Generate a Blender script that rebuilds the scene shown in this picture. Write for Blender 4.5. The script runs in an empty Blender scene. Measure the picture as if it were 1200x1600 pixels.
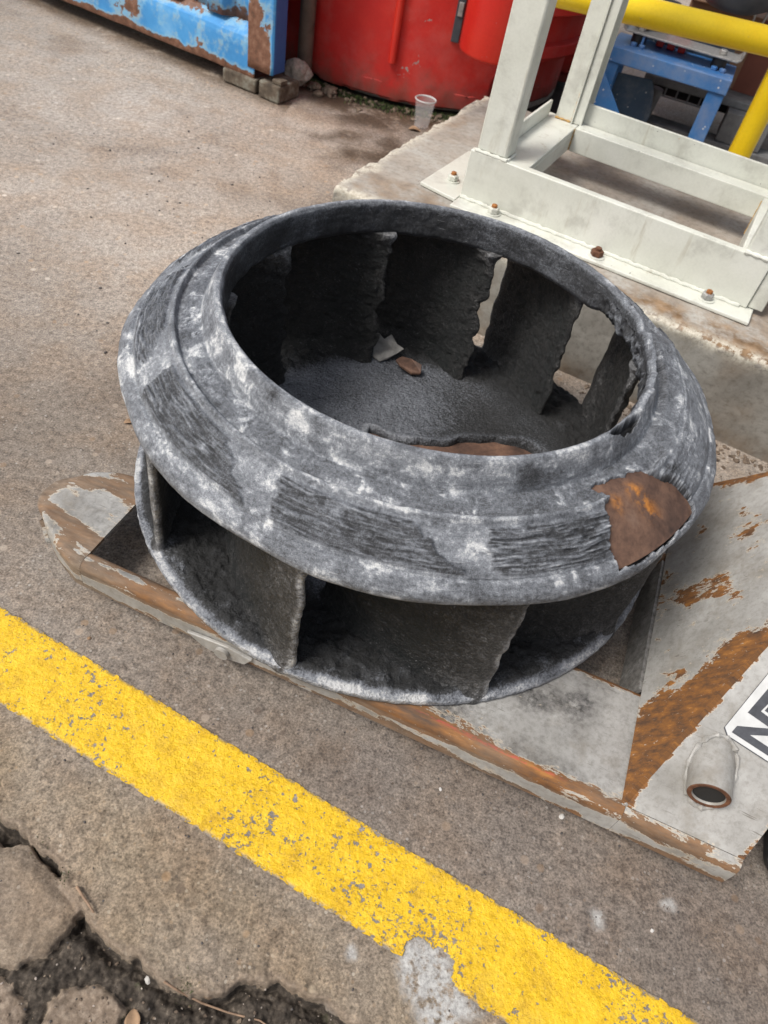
import bpy, bmesh, math, random
import numpy as np
from mathutils import Vector, Matrix
R = math.radians
random.seed(7); RNG = np.random.default_rng(7)
SC = bpy.context.scene
COL = SC.collection

# ------------------------------------------------------------------ camera, sky, sun, exposure
CAM_H = 0.93
cd = bpy.data.cameras.new('camera'); cam = bpy.data.objects.new('camera', cd); COL.objects.link(cam)
pitch, roll = 0.8180173, 0.2301330
fw = Vector((0, math.cos(pitch), -math.sin(pitch))); rt = Vector((1, 0, 0)); up = rt.cross(fw)
rt2 = math.cos(roll)*rt + math.sin(roll)*up; up2 = rt2.cross(fw)
cam.matrix_world = Matrix(((rt2.x, up2.x, -fw.x, 0), (rt2.y, up2.y, -fw.y, 0), (rt2.z, up2.z, -fw.z, CAM_H), (0, 0, 0, 1)))
cd.sensor_fit = 'VERTICAL'; cd.sensor_height = 36; cd.sensor_width = 27
cd.lens = 36*1152.17/1600
cd.clip_start = 0.02; cd.clip_end = 500
cd.dof.use_dof = True; cd.dof.focus_distance = 1.0; cd.dof.aperture_fstop = 7.5
SC.camera = cam
SC.render.resolution_x = 768; SC.render.resolution_y = 1024

SUN_EL, SUN_AZ = 55, 238          # degrees; azimuth clockwise from +Y (sun stands behind the camera, to the left)
w = bpy.data.worlds.new('World'); SC.world = w; w.use_nodes = True
wn = w.node_tree; wn.nodes.clear()
sky = wn.nodes.new('ShaderNodeTexSky'); sky.sky_type = 'NISHITA'; sky.sun_disc = False
sky.sun_elevation = R(SUN_EL); sky.sun_rotation = R(SUN_AZ); sky.air_density = 1.0; sky.dust_density = 4.0; sky.ozone_density = 1.0
hs = wn.nodes.new('ShaderNodeHueSaturation'); hs.inputs['Saturation'].default_value = 0.45
bg = wn.nodes.new('ShaderNodeBackground'); bg.inputs['Strength'].default_value = 0.125
wo = wn.nodes.new('ShaderNodeOutputWorld')
wn.links.new(sky.outputs[0], hs.inputs['Color']); wn.links.new(hs.outputs[0], bg.inputs[0]); wn.links.new(bg.outputs[0], wo.inputs[0])
sl = bpy.data.lights.new('sun', 'SUN'); sl.energy = 2.2; sl.angle = R(20); sl.color = (1.0, 0.965, 0.91)
sun = bpy.data.objects.new('sun', sl); COL.objects.link(sun)
sd = Vector((math.sin(R(SUN_AZ))*math.cos(R(SUN_EL)), math.cos(R(SUN_AZ))*math.cos(R(SUN_EL)), math.sin(R(SUN_EL))))
sun.rotation_euler = sd.to_track_quat('Z', 'Y').to_euler(); sun.location = sd*5
SC.view_settings.view_transform = 'Standard'; SC.view_settings.look = 'None'
SC.view_settings.gamma = 1; SC.view_settings.exposure = 0.35; SC.view_settings.use_curve_mapping = False

# ------------------------------------------------------------------ numpy noise
def _h(ix, iy, iz, s):
    n = (ix*374761393 + iy*668265263 + iz*1274126177 + s*974634541) & 0xffffffff
    n = ((n ^ (n >> 13))*1103515245) & 0xffffffff
    n = ((n ^ (n >> 15))*668265263) & 0xffffffff
    return n ^ (n >> 16)
def pn(x, y, z=0.0, s=0):
    x, y, z = np.broadcast_arrays(np.asarray(x, float), np.asarray(y, float), np.asarray(z, float))
    ix, iy, iz = np.floor(x).astype(np.int64), np.floor(y).astype(np.int64), np.floor(z).astype(np.int64)
    fx, fy, fz = x-ix, y-iy, z-iz
    u, v, t = (f*f*f*(f*(f*6-15)+10) for f in (fx, fy, fz))
    out = 0
    for a in (0, 1):
        for b in (0, 1):
            for c in (0, 1):
                h = _h(ix+a, iy+b, iz+c, s)
                gx = (h & 1023)/511.5-1; gy = ((h >> 10) & 1023)/511.5-1; gz = ((h >> 20) & 1023)/511.5-1
                d = gx*(fx-a)+gy*(fy-b)+gz*(fz-c)
                out = out + d*(u if a else 1-u)*(v if b else 1-v)*(t if c else 1-t)
    return out*1.25
def fbm(x, y, z=0.0, s=0, o=4, g=0.5):
    r, a = 0, 1
    for i in range(o):
        r = r + a*pn(x, y, z, s+i*17); x, y, z = x*2.03, y*2.03, z*2.03; a *= g
    return r
def ss(e0, e1, x):
    t = np.clip((x-e0)/(e1-e0), 0, 1); return t*t*(3-2*t)
def seg_dist(x, y, P):
    d = np.full(np.shape(x), 1e9)
    for (ax, ay), (bx, by) in zip(P[:-1], P[1:]):
        ex, ey = bx-ax, by-ay
        t = np.clip(((x-ax)*ex+(y-ay)*ey)/(ex*ex+ey*ey), 0, 1)
        d = np.minimum(d, np.hypot(x-ax-t*ex, y-ay-t*ey))
    return d
def inside(x, y, P):
    c = np.zeros(np.shape(x), bool); n = len(P)
    for i in range(n):
        (ax, ay), (bx, by) = P[i], P[(i+1) % n]
        cond = ((ay > y) != (by > y))
        c ^= cond & (x < (bx-ax)*(y-ay)/((by-ay) if by != ay else 1e-9)+ax)
    return c
def sdf(x, y, P):                       # negative inside
    d = seg_dist(x, y, list(P)+[P[0]]); return np.where(inside(x, y, P), -d, d)

# ------------------------------------------------------------------ mesh and object helpers
def mesh_np(name, V, F, attrs=None, smooth=True):
    me = bpy.data.meshes.new(name); V = np.asarray(V, np.float32); F = np.asarray(F, np.int32); k = F.shape[1]
    me.vertices.add(len(V)); me.vertices.foreach_set('co', V.ravel())
    me.loops.add(F.size); me.loops.foreach_set('vertex_index', F.ravel())
    me.polygons.add(len(F)); me.polygons.foreach_set('loop_start', np.arange(len(F), dtype=np.int32)*k)
    me.update(calc_edges=True); me.validate()
    me.polygons.foreach_set('use_smooth', np.full(len(me.polygons), smooth))
    for an, a in (attrs or {}).items():
        a = np.asarray(a, np.float32)
        if a.ndim == 1: at = me.attributes.new(an, 'FLOAT', 'POINT'); at.data.foreach_set('value', a)
        else: at = me.attributes.new(an, 'FLOAT_VECTOR', 'POINT'); at.data.foreach_set('vector', a.ravel())
    return me
def grid_faces(nu, nv, cu=False, cv=False):
    i, j = np.meshgrid(np.arange(nu if cu else nu-1), np.arange(nv if cv else nv-1), indexing='ij')
    i2, j2 = (i+1) % nu, (j+1) % nv
    return np.stack([i*nv+j, i2*nv+j, i2*nv+j2, i*nv+j2], -1).reshape(-1, 4)
def link(name, me, mat, parent=None, **props):
    o = bpy.data.objects.new(name, me); COL.objects.link(o)
    if mat is not None:
        me.materials.clear(); me.materials.append(mat)
    if parent is not None: o.parent = parent
    for k, v in props.items(): o[k] = v
    return o
def thing(name, label, cat, loc=(0, 0, 0), rz=0.0, group=None):
    o = bpy.data.objects.new(name, None); COL.objects.link(o); o.empty_display_size = 0.05
    o.location = loc; o.rotation_euler = (0, 0, rz); o['label'] = label; o['category'] = cat
    if group: o['group'] = group
    return o
def bev(o, wd=0.002, seg=2):
    m = o.modifiers.new('bevel', 'BEVEL'); m.width = wd; m.segments = seg; m.limit_method = 'ANGLE'; m.angle_limit = R(35)
    return o
class MB:
    """collects shapes into one bmesh"""
    def __init__(s): s.b = bmesh.new()
    def hexa(s, P):                      # 8 points: bottom ring 4, top ring 4
        v = [s.b.verts.new(p) for p in P]
        for f in ((3, 2, 1, 0), (4, 5, 6, 7), (0, 1, 5, 4), (1, 2, 6, 5), (2, 3, 7, 6), (3, 0, 4, 7)): s.b.faces.new([v[i] for i in f])
        return s
    def box(s, x0, x1, y0, y1, z0, z1):
        return s.hexa([(x0, y0, z0), (x1, y0, z0), (x1, y1, z0), (x0, y1, z0), (x0, y0, z1), (x1, y0, z1), (x1, y1, z1), (x0, y1, z1)])
    def prism(s, P, d):                  # polygon of 3D points extruded by vector d
        a = [s.b.verts.new(p) for p in P]; c = [s.b.verts.new(tuple(Vector(p)+Vector(d))) for p in P]
        s.b.faces.new(a[::-1]); s.b.faces.new(c); n = len(P)
        for i in range(n): s.b.faces.new((a[i], a[(i+1) % n], c[(i+1) % n], c[i]))
        return s
    def tube(s, P, r, n=16, cap=True):   # round bar along points
        rings = []; P = [Vector(p) for p in P]
        for i, p in enumerate(P):
            d = (P[min(i+1, len(P)-1)]-P[max(i-1, 0)]).normalized()
            a = d.cross(Vector((0, 0, 1)) if abs(d.z) < .9 else Vector((1, 0, 0))).normalized(); b = d.cross(a)
            rr = r[i] if isinstance(r, (list, tuple)) else r
            rings.append([s.b.verts.new(p+rr*(math.cos(2*math.pi*k/n)*a+math.sin(2*math.pi*k/n)*b)) for k in range(n)])
        for A, B in zip(rings[:-1], rings[1:]):
            for k in range(n): s.b.faces.new((A[k], A[(k+1) % n], B[(k+1) % n], B[k]))
        if cap: s.b.faces.new(rings[0][::-1]); s.b.faces.new(rings[-1])
        return s
    def lathe(s, prof, M=Matrix.Identity(4), n=32, closed=False):
        rings = []
        for r, z in prof: rings.append([s.b.verts.new(M @ Vector((r*math.cos(2*math.pi*k/n), r*math.sin(2*math.pi*k/n), z))) for k in range(n)])
        prs = list(zip(rings[:-1], rings[1:])) + ([(rings[-1], rings[0])] if closed else [])
        for A, B in prs:
            for k in range(n): s.b.faces.new((A[k], A[(k+1) % n], B[(k+1) % n], B[k]))
        if not closed:
            if prof[0][0] > 1e-6: s.b.faces.new(rings[0][::-1])
            if prof[-1][0] > 1e-6: s.b.faces.new(rings[-1])
        return s
    def build(s, name, mat, parent=None, smooth=False, **props):
        bmesh.ops.remove_doubles(s.b, verts=s.b.verts, dist=1e-6)
        bmesh.ops.recalc_face_normals(s.b, faces=s.b.faces)
        me = bpy.data.meshes.new(name); s.b.to_mesh(me); s.b.free()
        for p in me.polygons: p.use_smooth = smooth
        if smooth:
            try: me.set_sharp_from_angle(angle=R(38))
            except Exception: pass
        return link(name, me, mat, parent, **props)

# ------------------------------------------------------------------ materials
class NT:
    def __init__(s, name):
        s.m = bpy.data.materials.new(name); s.m.use_nodes = True; s.t = s.m.node_tree; s.t.nodes.clear()
        s.out = s.t.nodes.new('ShaderNodeOutputMaterial'); s.p = s.t.nodes.new('ShaderNodeBsdfPrincipled')
        s.t.links.new(s.p.outputs[0], s.out.inputs[0]); s.tc = s.t.nodes.new('ShaderNodeTexCoord'); s.obj = s.tc.outputs['Object']
    def L(s, a, b): s.t.links.new(a, b)
    def put(s, sock, v):
        if hasattr(v, 'is_output'): s.L(v, sock)
        elif v is not None: sock.default_value = v
    def map(s, src=None, scale=(1, 1, 1), rot=(0, 0, 0), loc=(0, 0, 0)):
        n = s.t.nodes.new('ShaderNodeMapping'); s.L(src or s.obj, n.inputs[0]); n.inputs['Scale'].default_value = scale
        n.inputs['Rotation'].default_value = rot; n.inputs['Location'].default_value = loc; return n.outputs[0]
    def noise(s, sc, det=4, ro=0.55, v=None, dist=0.0):
        n = s.t.nodes.new('ShaderNodeTexNoise'); s.L(v or s.obj, n.inputs['Vector']); n.inputs['Scale'].default_value = sc
        n.inputs['Detail'].default_value = det; n.inputs['Roughness'].default_value = ro; n.inputs['Distortion'].default_value = dist; return n.outputs[0]
    def vor(s, sc, feat='F1', v=None, out=0, rnd=1.0):
        n = s.t.nodes.new('ShaderNodeTexVoronoi'); n.feature = feat; s.L(v or s.obj, n.inputs['Vector']); n.inputs['Scale'].default_value = sc
        n.inputs['Randomness'].default_value = rnd; return n.outputs[out]
    def attr(s, name, out='Fac'):
        n = s.t.nodes.new('ShaderNodeAttribute'); n.attribute_name = name; return n.outputs[out]
    def math(s, op, a, b=0.0, c=0.0, clamp=False):
        n = s.t.nodes.new('ShaderNodeMath'); n.operation = op; n.use_clamp = clamp
        s.put(n.inputs[0], a); s.put(n.inputs[1], b); s.put(n.inputs[2], c); return n.outputs[0]
    def step(s, x, e0, e1):
        n = s.t.nodes.new('ShaderNodeMapRange'); n.interpolation_type = 'SMOOTHSTEP'; s.put(n.inputs[0], x)
        n.inputs[1].default_value = e0; n.inputs[2].default_value = e1; return n.outputs[0]
    def ramp(s, x, st):
        n = s.t.nodes.new('ShaderNodeValToRGB'); s.L(x, n.inputs[0]); e = n.color_ramp.elements
        while len(e) < len(st): e.new(0.5)
        for el, (p, c) in zip(e, st): el.position = p; el.color = (*c, 1) if len(c) == 3 else c
        return n.outputs[0]
    def mix(s, f, a, b, mode='MIX'):
        n = s.t.nodes.new('ShaderNodeMix'); n.data_type = 'RGBA'; n.blend_type = mode; n.clamp_factor = True
        s.put(n.inputs[0], f)
        for k, v in ((6, a), (7, b)): s.put(n.inputs[k], (*v, 1) if isinstance(v, tuple) and len(v) == 3 else v)
        return n.outputs[2]
    def bump(s, h, st=0.5, d=0.001, nrm=None):
        n = s.t.nodes.new('ShaderNodeBump'); s.L(h, n.inputs['Height']); n.inputs['Strength'].default_value = st; n.inputs['Distance'].default_value = d
        if nrm is not None: s.L(nrm, n.inputs['Normal'])
        return n.outputs[0]
    def done(s, col=None, rough=0.6, nrm=None, metal=0.0, spec=None):
        s.put(s.p.inputs['Base Color'], (*col, 1) if isinstance(col, tuple) and len(col) == 3 else col)
        s.put(s.p.inputs['Roughness'], rough); s.put(s.p.inputs['Metallic'], metal)
        if nrm is not None: s.L(nrm, s.p.inputs['Normal'])
        if spec is not None: s.p.inputs['Specular IOR Level'].default_value = spec
        return s.m

def concrete_cols(n):
    """colour and height of the yard concrete, shared by the slab and by the chips in the painted line"""
    big = n.noise(1.6, 5, 0.6); mid = n.noise(9, 5, 0.6); fine = n.noise(85, 6, 0.7); grit = n.noise(330, 3, 0.7)
    c = n.ramp(big, [(0.30, (0.172, 0.146, 0.122)), (0.5, (0.234, 0.206, 0.180)), (0.72, (0.288, 0.262, 0.236))])
    c = n.mix(n.step(mid, 0.38, 0.68), c, n.mix(0.5, c, (0.22, 0.165, 0.12)))
    c = n.mix(0.85, c, n.ramp(fine, [(0.3, (0.42, 0.39, 0.37)), (0.5, (0.95, 0.93, 0.9)), (0.7, (1.4, 1.36, 1.3))]), 'MULTIPLY')
    c = n.mix(0.8, c, n.ramp(grit, [(0.32, (0.42, 0.40, 0.38)), (0.5, (1, 1, 1)), (0.68, (1.6, 1.55, 1.5))]), 'MULTIPLY')
    wv = n.mix(0.012, n.obj, n.t.nodes.new('ShaderNodeTexNoise').outputs[1]); a = n.vor(190, v=wv); ar = n.vor(190, out=1, v=wv)                                      # small aggregate showing in the worn surface
    sep = n.t.nodes.new('ShaderNodeSeparateColor'); n.L(ar, sep.inputs[0])
    agg = n.math('MULTIPLY', n.step(a, 0.42, 0.30), n.step(sep.outputs[0], 0.72, 0.76))
    ac = n.ramp(sep.outputs[1], [(0.0, (0.055, 0.05, 0.048)), (0.4, (0.12, 0.10, 0.085)), (0.6, (0.29, 0.215, 0.15)), (0.85, (0.38, 0.345, 0.30)), (1.0, (0.46, 0.435, 0.40))])
    c = n.mix(n.math('MULTIPLY', agg, 0.5), c, ac)
    a2 = n.vor(48); ar2 = n.vor(48, out=1); sep2 = n.t.nodes.new('ShaderNodeSeparateColor'); n.L(ar2, sep2.inputs[0])
    agg2 = n.math('MULTIPLY', n.step(n.math('ADD', a2, n.math('MULTIPLY', grit, 0.2)), 0.42, 0.32), n.step(sep2.outputs[0], 0.86, 0.9))
    c = n.mix(n.math('MULTIPLY', agg2, 0.6), c, n.ramp(sep2.outputs[1], [(0.0, (0.1, 0.08, 0.07)), (0.5, (0.3, 0.2, 0.12)), (1.0, (0.45, 0.4, 0.34))]))
    pit = n.math('MULTIPLY', n.step(n.noise(140, 2, 0.5), 0.30, 0.24), 1.0)
    c = n.mix(n.math('MULTIPLY', pit, 0.5), c, (0.09, 0.075, 0.065))
    h = n.math('ADD', n.math('MULTIPLY', fine, 0.9), n.math('MULTIPLY', grit, 0.6))
    h = n.math('SUBTRACT', h, n.math('MULTIPLY', pit, 0.8))
    return c, h
def mat_ground():
    n = NT('yard_concrete'); c, h = concrete_cols(n)
    fine = n.noise(60, 5, 0.7)
    c = n.mix(n.math('MULTIPLY', n.attr('grime_shade'), n.math('ADD', 0.5, n.math('MULTIPLY', fine, 0.6))), c, n.mix(1.0, c, (0.62, 0.60, 0.62), 'MULTIPLY'))
    c = n.mix(n.attr('warm'), c, n.mix(1.0, c, (1.06, 0.97, 0.80), 'MULTIPLY'))
    stn = n.noise(3.2, 6, 0.62, dist=0.5); c = n.mix(n.math('MULTIPLY', n.step(stn, 0.52, 0.66), 0.55), c, n.mix(1.0, c, (0.62, 0.57, 0.53), 'MULTIPLY'))
    c = n.mix(n.math('MULTIPLY', n.step(stn, 0.44, 0.34), 0.5), c, n.mix(1.0, c, (1.22, 1.22, 1.22), 'MULTIPLY'))
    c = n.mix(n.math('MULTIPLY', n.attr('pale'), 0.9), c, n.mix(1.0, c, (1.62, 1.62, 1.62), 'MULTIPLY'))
    c = n.mix(n.math('MULTIPLY', n.attr('cement'), n.step(n.noise(70, 5, 0.7), 0.36, 0.52)), c, n.ramp(n.noise(220, 4, 0.7), [(0.3, (0.22, 0.21, 0.2)), (0.6, (0.46, 0.45, 0.43))]))
    c = n.mix(n.attr('broken'), c, n.ramp(n.noise(120, 5, 0.7), [(0.3, (0.09, 0.066, 0.048)), (0.5, (0.185, 0.14, 0.105)), (0.7, (0.33, 0.265, 0.205))]))
    dn = n.noise(110, 6, 0.7)
    dc = n.ramp(dn, [(0.3, (0.018, 0.014, 0.011)), (0.5, (0.050, 0.040, 0.031)), (0.64, (0.105, 0.085, 0.066)), (0.76, (0.26, 0.22, 0.18))])
    dc = n.mix(n.step(n.noise(18, 4, 0.6), 0.58, 0.68), dc, (0.045, 0.052, 0.022))
    c = n.mix(n.step(n.math('ADD', n.attr('dirt'), n.math('MULTIPLY', n.math('SUBTRACT', n.noise(75, 6, 0.75), 0.5), 0.9)), 0.38, 0.5), c, dc)
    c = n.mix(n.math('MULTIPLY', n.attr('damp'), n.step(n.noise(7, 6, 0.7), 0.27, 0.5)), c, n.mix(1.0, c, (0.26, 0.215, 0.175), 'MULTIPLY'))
    return n.done(c, n.math('ADD', 0.78, n.math('MULTIPLY', fine, 0.2)), n.bump(h, 0.7, 0.0016), spec=0.3)
def mat_line():
    n = NT('worn_yellow_line_paint'); c, h = concrete_cols(n)
    f = n.noise(125, 5, 0.65); g = n.noise(290, 4, 0.7); wear = n.noise(7, 3, 0.5)
    chip = n.step(n.math('ADD', f, n.math('MULTIPLY', n.math('SUBTRACT', wear, 0.5), 0.45)), 0.39, 0.355)
    chip2 = n.step(n.math('ADD', g, n.math('MULTIPLY', n.math('SUBTRACT', wear, 0.5), 0.5)), 0.35, 0.31)
    e = n.math('MULTIPLY', n.attr('edge'), n.step(n.noise(120, 4, 0.7), 0.47, 0.53))
    chip = n.math('MAXIMUM', n.math('MAXIMUM', chip, chip2), e)
    y = n.ramp(n.noise(30, 6, 0.7), [(0.25, (0.52, 0.30, 0.010)), (0.5, (0.72, 0.445, 0.012)), (0.75, (0.78, 0.52, 0.03))])
    y = n.mix(n.math('MULTIPLY', n.step(n.noise(8, 6, 0.75), 0.5, 0.72), 0.35), y, (0.40, 0.27, 0.07))
    y = n.mix(0.55, y, n.ramp(n.noise(240, 4, 0.75), [(0.3, (0.55, 0.5, 0.4)), (0.5, (1, 1, 1)), (0.7, (1.15, 1.15, 1.2))]), 'MULTIPLY')
    c = n.mix(0.3, c, (0.3, 0.28, 0.27))
    c = n.mix(chip, y, c)
    hh = n.math('SUBTRACT', n.math('ADD', h, n.math('MULTIPLY', n.noise(170, 4, 0.7), 1.2)), n.math('MULTIPLY', chip, 1.2))
    return n.done(c, n.mix(chip, (0.5, 0.5, 0.5), (0.85, 0.85, 0.85)), n.bump(hh, 0.7, 0.0018), spec=0.4)
def mat_plinth():
    n = NT('plinth_concrete'); b = n.noise(4, 5, 0.65); f = n.noise(70, 5, 0.7)
    c = n.ramp(b, [(0.3, (0.23, 0.205, 0.175)), (0.5, (0.34, 0.315, 0.28)), (0.7, (0.43, 0.41, 0.37))])
    c = n.mix(0.8, c, n.ramp(f, [(0.3, (0.6, 0.58, 0.55)), (0.5, (1, 1, 1)), (0.75, (1.2, 1.2, 1.2))]), 'MULTIPLY')
    c = n.mix(n.math('MULTIPLY', n.attr('stain'), n.step(n.noise(9, 5, 0.7), 0.36, 0.58)), c, n.ramp(n.noise(30, 4, 0.6), [(0.3, (0.12, 0.07, 0.035)), (0.7, (0.33, 0.22, 0.13))]))
    c = n.mix(n.math('MULTIPLY', n.attr('worn'), n.step(n.noise(45, 5, 0.7), 0.40, 0.5)), c, n.ramp(n.noise(160, 4, 0.7), [(0.3, (0.36, 0.31, 0.24)), (0.6, (0.6, 0.56, 0.47))]))
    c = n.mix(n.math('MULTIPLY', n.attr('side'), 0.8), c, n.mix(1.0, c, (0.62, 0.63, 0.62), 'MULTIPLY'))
    pit = n.step(n.noise(110, 2, 0.5), 0.27, 0.22); c = n.mix(pit, c, (0.07, 0.06, 0.05))
    h = n.math('SUBTRACT', n.math('ADD', f, n.math('MULTIPLY', n.noise(260, 3, 0.7), 0.5)), pit)
    return n.done(c, 0.88, n.bump(h, 0.55, 0.0016), spec=0.3)
def mat_liner(name='chalky_black_rubber'):
    n = NT(name); po = n.attr('polar', 'Vector')
    ch = n.attr('chalk'); f1 = n.noise(210, 6, 0.75, po); f2 = n.noise(800, 3, 0.7, po); st = n.noise(110, 5, 0.7, n.map(po, (0.3, 1.7, 1)))
    big = n.noise(22, 6, 0.72, po, 0.6)
    x = n.math('ADD', ch, n.math('MULTIPLY', n.math('SUBTRACT', f1, 0.5), 1.05))
    x = n.math('ADD', x, n.math('MULTIPLY', n.math('SUBTRACT', f2, 0.5), 1.0)); x = n.math('ADD', x, n.math('MULTIPLY', n.math('SUBTRACT', st, 0.5), 0.45))
    x = n.math('ADD', x, n.math('MULTIPLY', n.math('SUBTRACT', big, 0.5), 0.55))
    c = n.ramp(x, [(0.0, (0.014, 0.014, 0.015)), (0.22, (0.034, 0.035, 0.038)), (0.36, (0.085, 0.089, 0.098)), (0.50, (0.145, 0.154, 0.170)), (0.64, (0.205, 0.217, 0.237)), (0.78, (0.33, 0.342, 0.36)), (1.0, (0.64, 0.64, 0.63))])
    ln = n.noise(170, 4, 0.7, n.map(po, (0.12, 2.2, 1))); c = n.mix(n.math('MULTIPLY', n.step(ln, 0.64, 0.69), 0.55), c, (0.46, 0.465, 0.47)); c = n.mix(n.math('MULTIPLY', n.step(ln, 0.35, 0.30), 0.5), c, (0.035, 0.036, 0.04))
    h = n.math('ADD', n.math('MULTIPLY', f1, 1.0), n.math('MULTIPLY', f2, 0.6))
    return n.done(c, n.ramp(x, [(0.0, (0.5,)*3), (0.5, (0.55,)*3), (0.9, (0.8,)*3)]), n.bump(h, 0.8, 0.0022), spec=0.45)
def mat_crust():
    n = NT('crusty_black_rubber'); ch = n.attr('chalk')
    f1 = n.noise(90, 6, 0.72); f2 = n.noise(320, 4, 0.7); big = n.noise(12, 4, 0.6)
    x = n.math('ADD', ch, n.math('MULTIPLY', n.math('SUBTRACT', f1, 0.5), 0.95)); x = n.math('ADD', x, n.math('MULTIPLY', n.math('SUBTRACT', f2, 0.5), 1.1))
    x = n.math('ADD', x, n.math('MULTIPLY', n.math('SUBTRACT', big, 0.5), 0.5))
    c = n.ramp(x, [(0.0, (0.006, 0.008, 0.008)), (0.25, (0.020, 0.0195, 0.019)), (0.5, (0.088, 0.086, 0.085)), (0.75, (0.25, 0.25, 0.255)), (1.0, (0.55, 0.55, 0.54))])
    sp = n.math('MULTIPLY', n.step(n.noise(300, 3, 0.7), 0.60, 0.68), n.step(n.noise(26, 4, 0.7), 0.42, 0.6)); c = n.mix(n.math('MULTIPLY', sp, 0.75), c, (0.19, 0.19, 0.19))
    h = n.math('ADD', n.math('MULTIPLY', f1, 1.0), n.math('MULTIPLY', f2, 0.5))
    return n.done(c, n.ramp(f1, [(0.3, (0.4,)*3), (0.7, (0.75,)*3)]), n.bump(h, 1.0, 0.009), spec=0.5)
def mat_floor():
    n = NT('dimpled_rubber_floor'); ch = n.attr('chalk'); f1 = n.noise(85, 3, 0.6, dist=0.4); f2 = n.noise(300, 4, 0.7); big = n.noise(9, 4, 0.6)
    x = n.math('ADD', ch, n.math('MULTIPLY', n.math('SUBTRACT', f2, 0.5), 1.15)); x = n.math('ADD', x, n.math('MULTIPLY', n.math('SUBTRACT', big, 0.5), 0.55))
    c = n.ramp(x, [(0.0, (0.011, 0.011, 0.011)), (0.30, (0.030, 0.031, 0.033)), (0.45, (0.095, 0.10, 0.112)), (0.6, (0.155, 0.165, 0.185)), (0.8, (0.27, 0.28, 0.3)), (1.0, (0.5, 0.5, 0.5))])
    h = n.math('ADD', f1, n.math('MULTIPLY', f2, 0.35))
    return n.done(c, n.ramp(x, [(0.1, (0.85,)*3), (0.5, (0.48,)*3)]), n.bump(h, 1.0, 0.008), spec=0.5)
def mat_rust(name='rusty_steel', dark=1.0):
    n = NT(name); a = n.noise(14, 6, 0.65); b = n.noise(120, 5, 0.7)
    k = dark
    c = n.ramp(a, [(0.28, (0.035*k, 0.022*k, 0.017*k)), (0.45, (0.10*k, 0.055*k, 0.038*k)), (0.6, (0.17*k, 0.095*k, 0.062*k)), (0.75, (0.22*k, 0.14*k, 0.1*k))])
    c = n.mix(0.7, c, n.ramp(b, [(0.3, (0.55, 0.5, 0.5)), (0.5, (1, 1, 1)), (0.75, (1.35, 1.3, 1.25))]), 'MULTIPLY')
    o = n.math('MULTIPLY', n.attr('orange'), n.step(n.noise(45, 6, 0.7), 0.42, 0.54))
    c = n.mix(o, c, n.ramp(b, [(0.3, (0.25, 0.085, 0.012)), (0.7, (0.62, 0.25, 0.045))]))
    return n.done(c, 0.72, n.bump(b, 0.5, 0.0015), metal=0.15)
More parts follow.
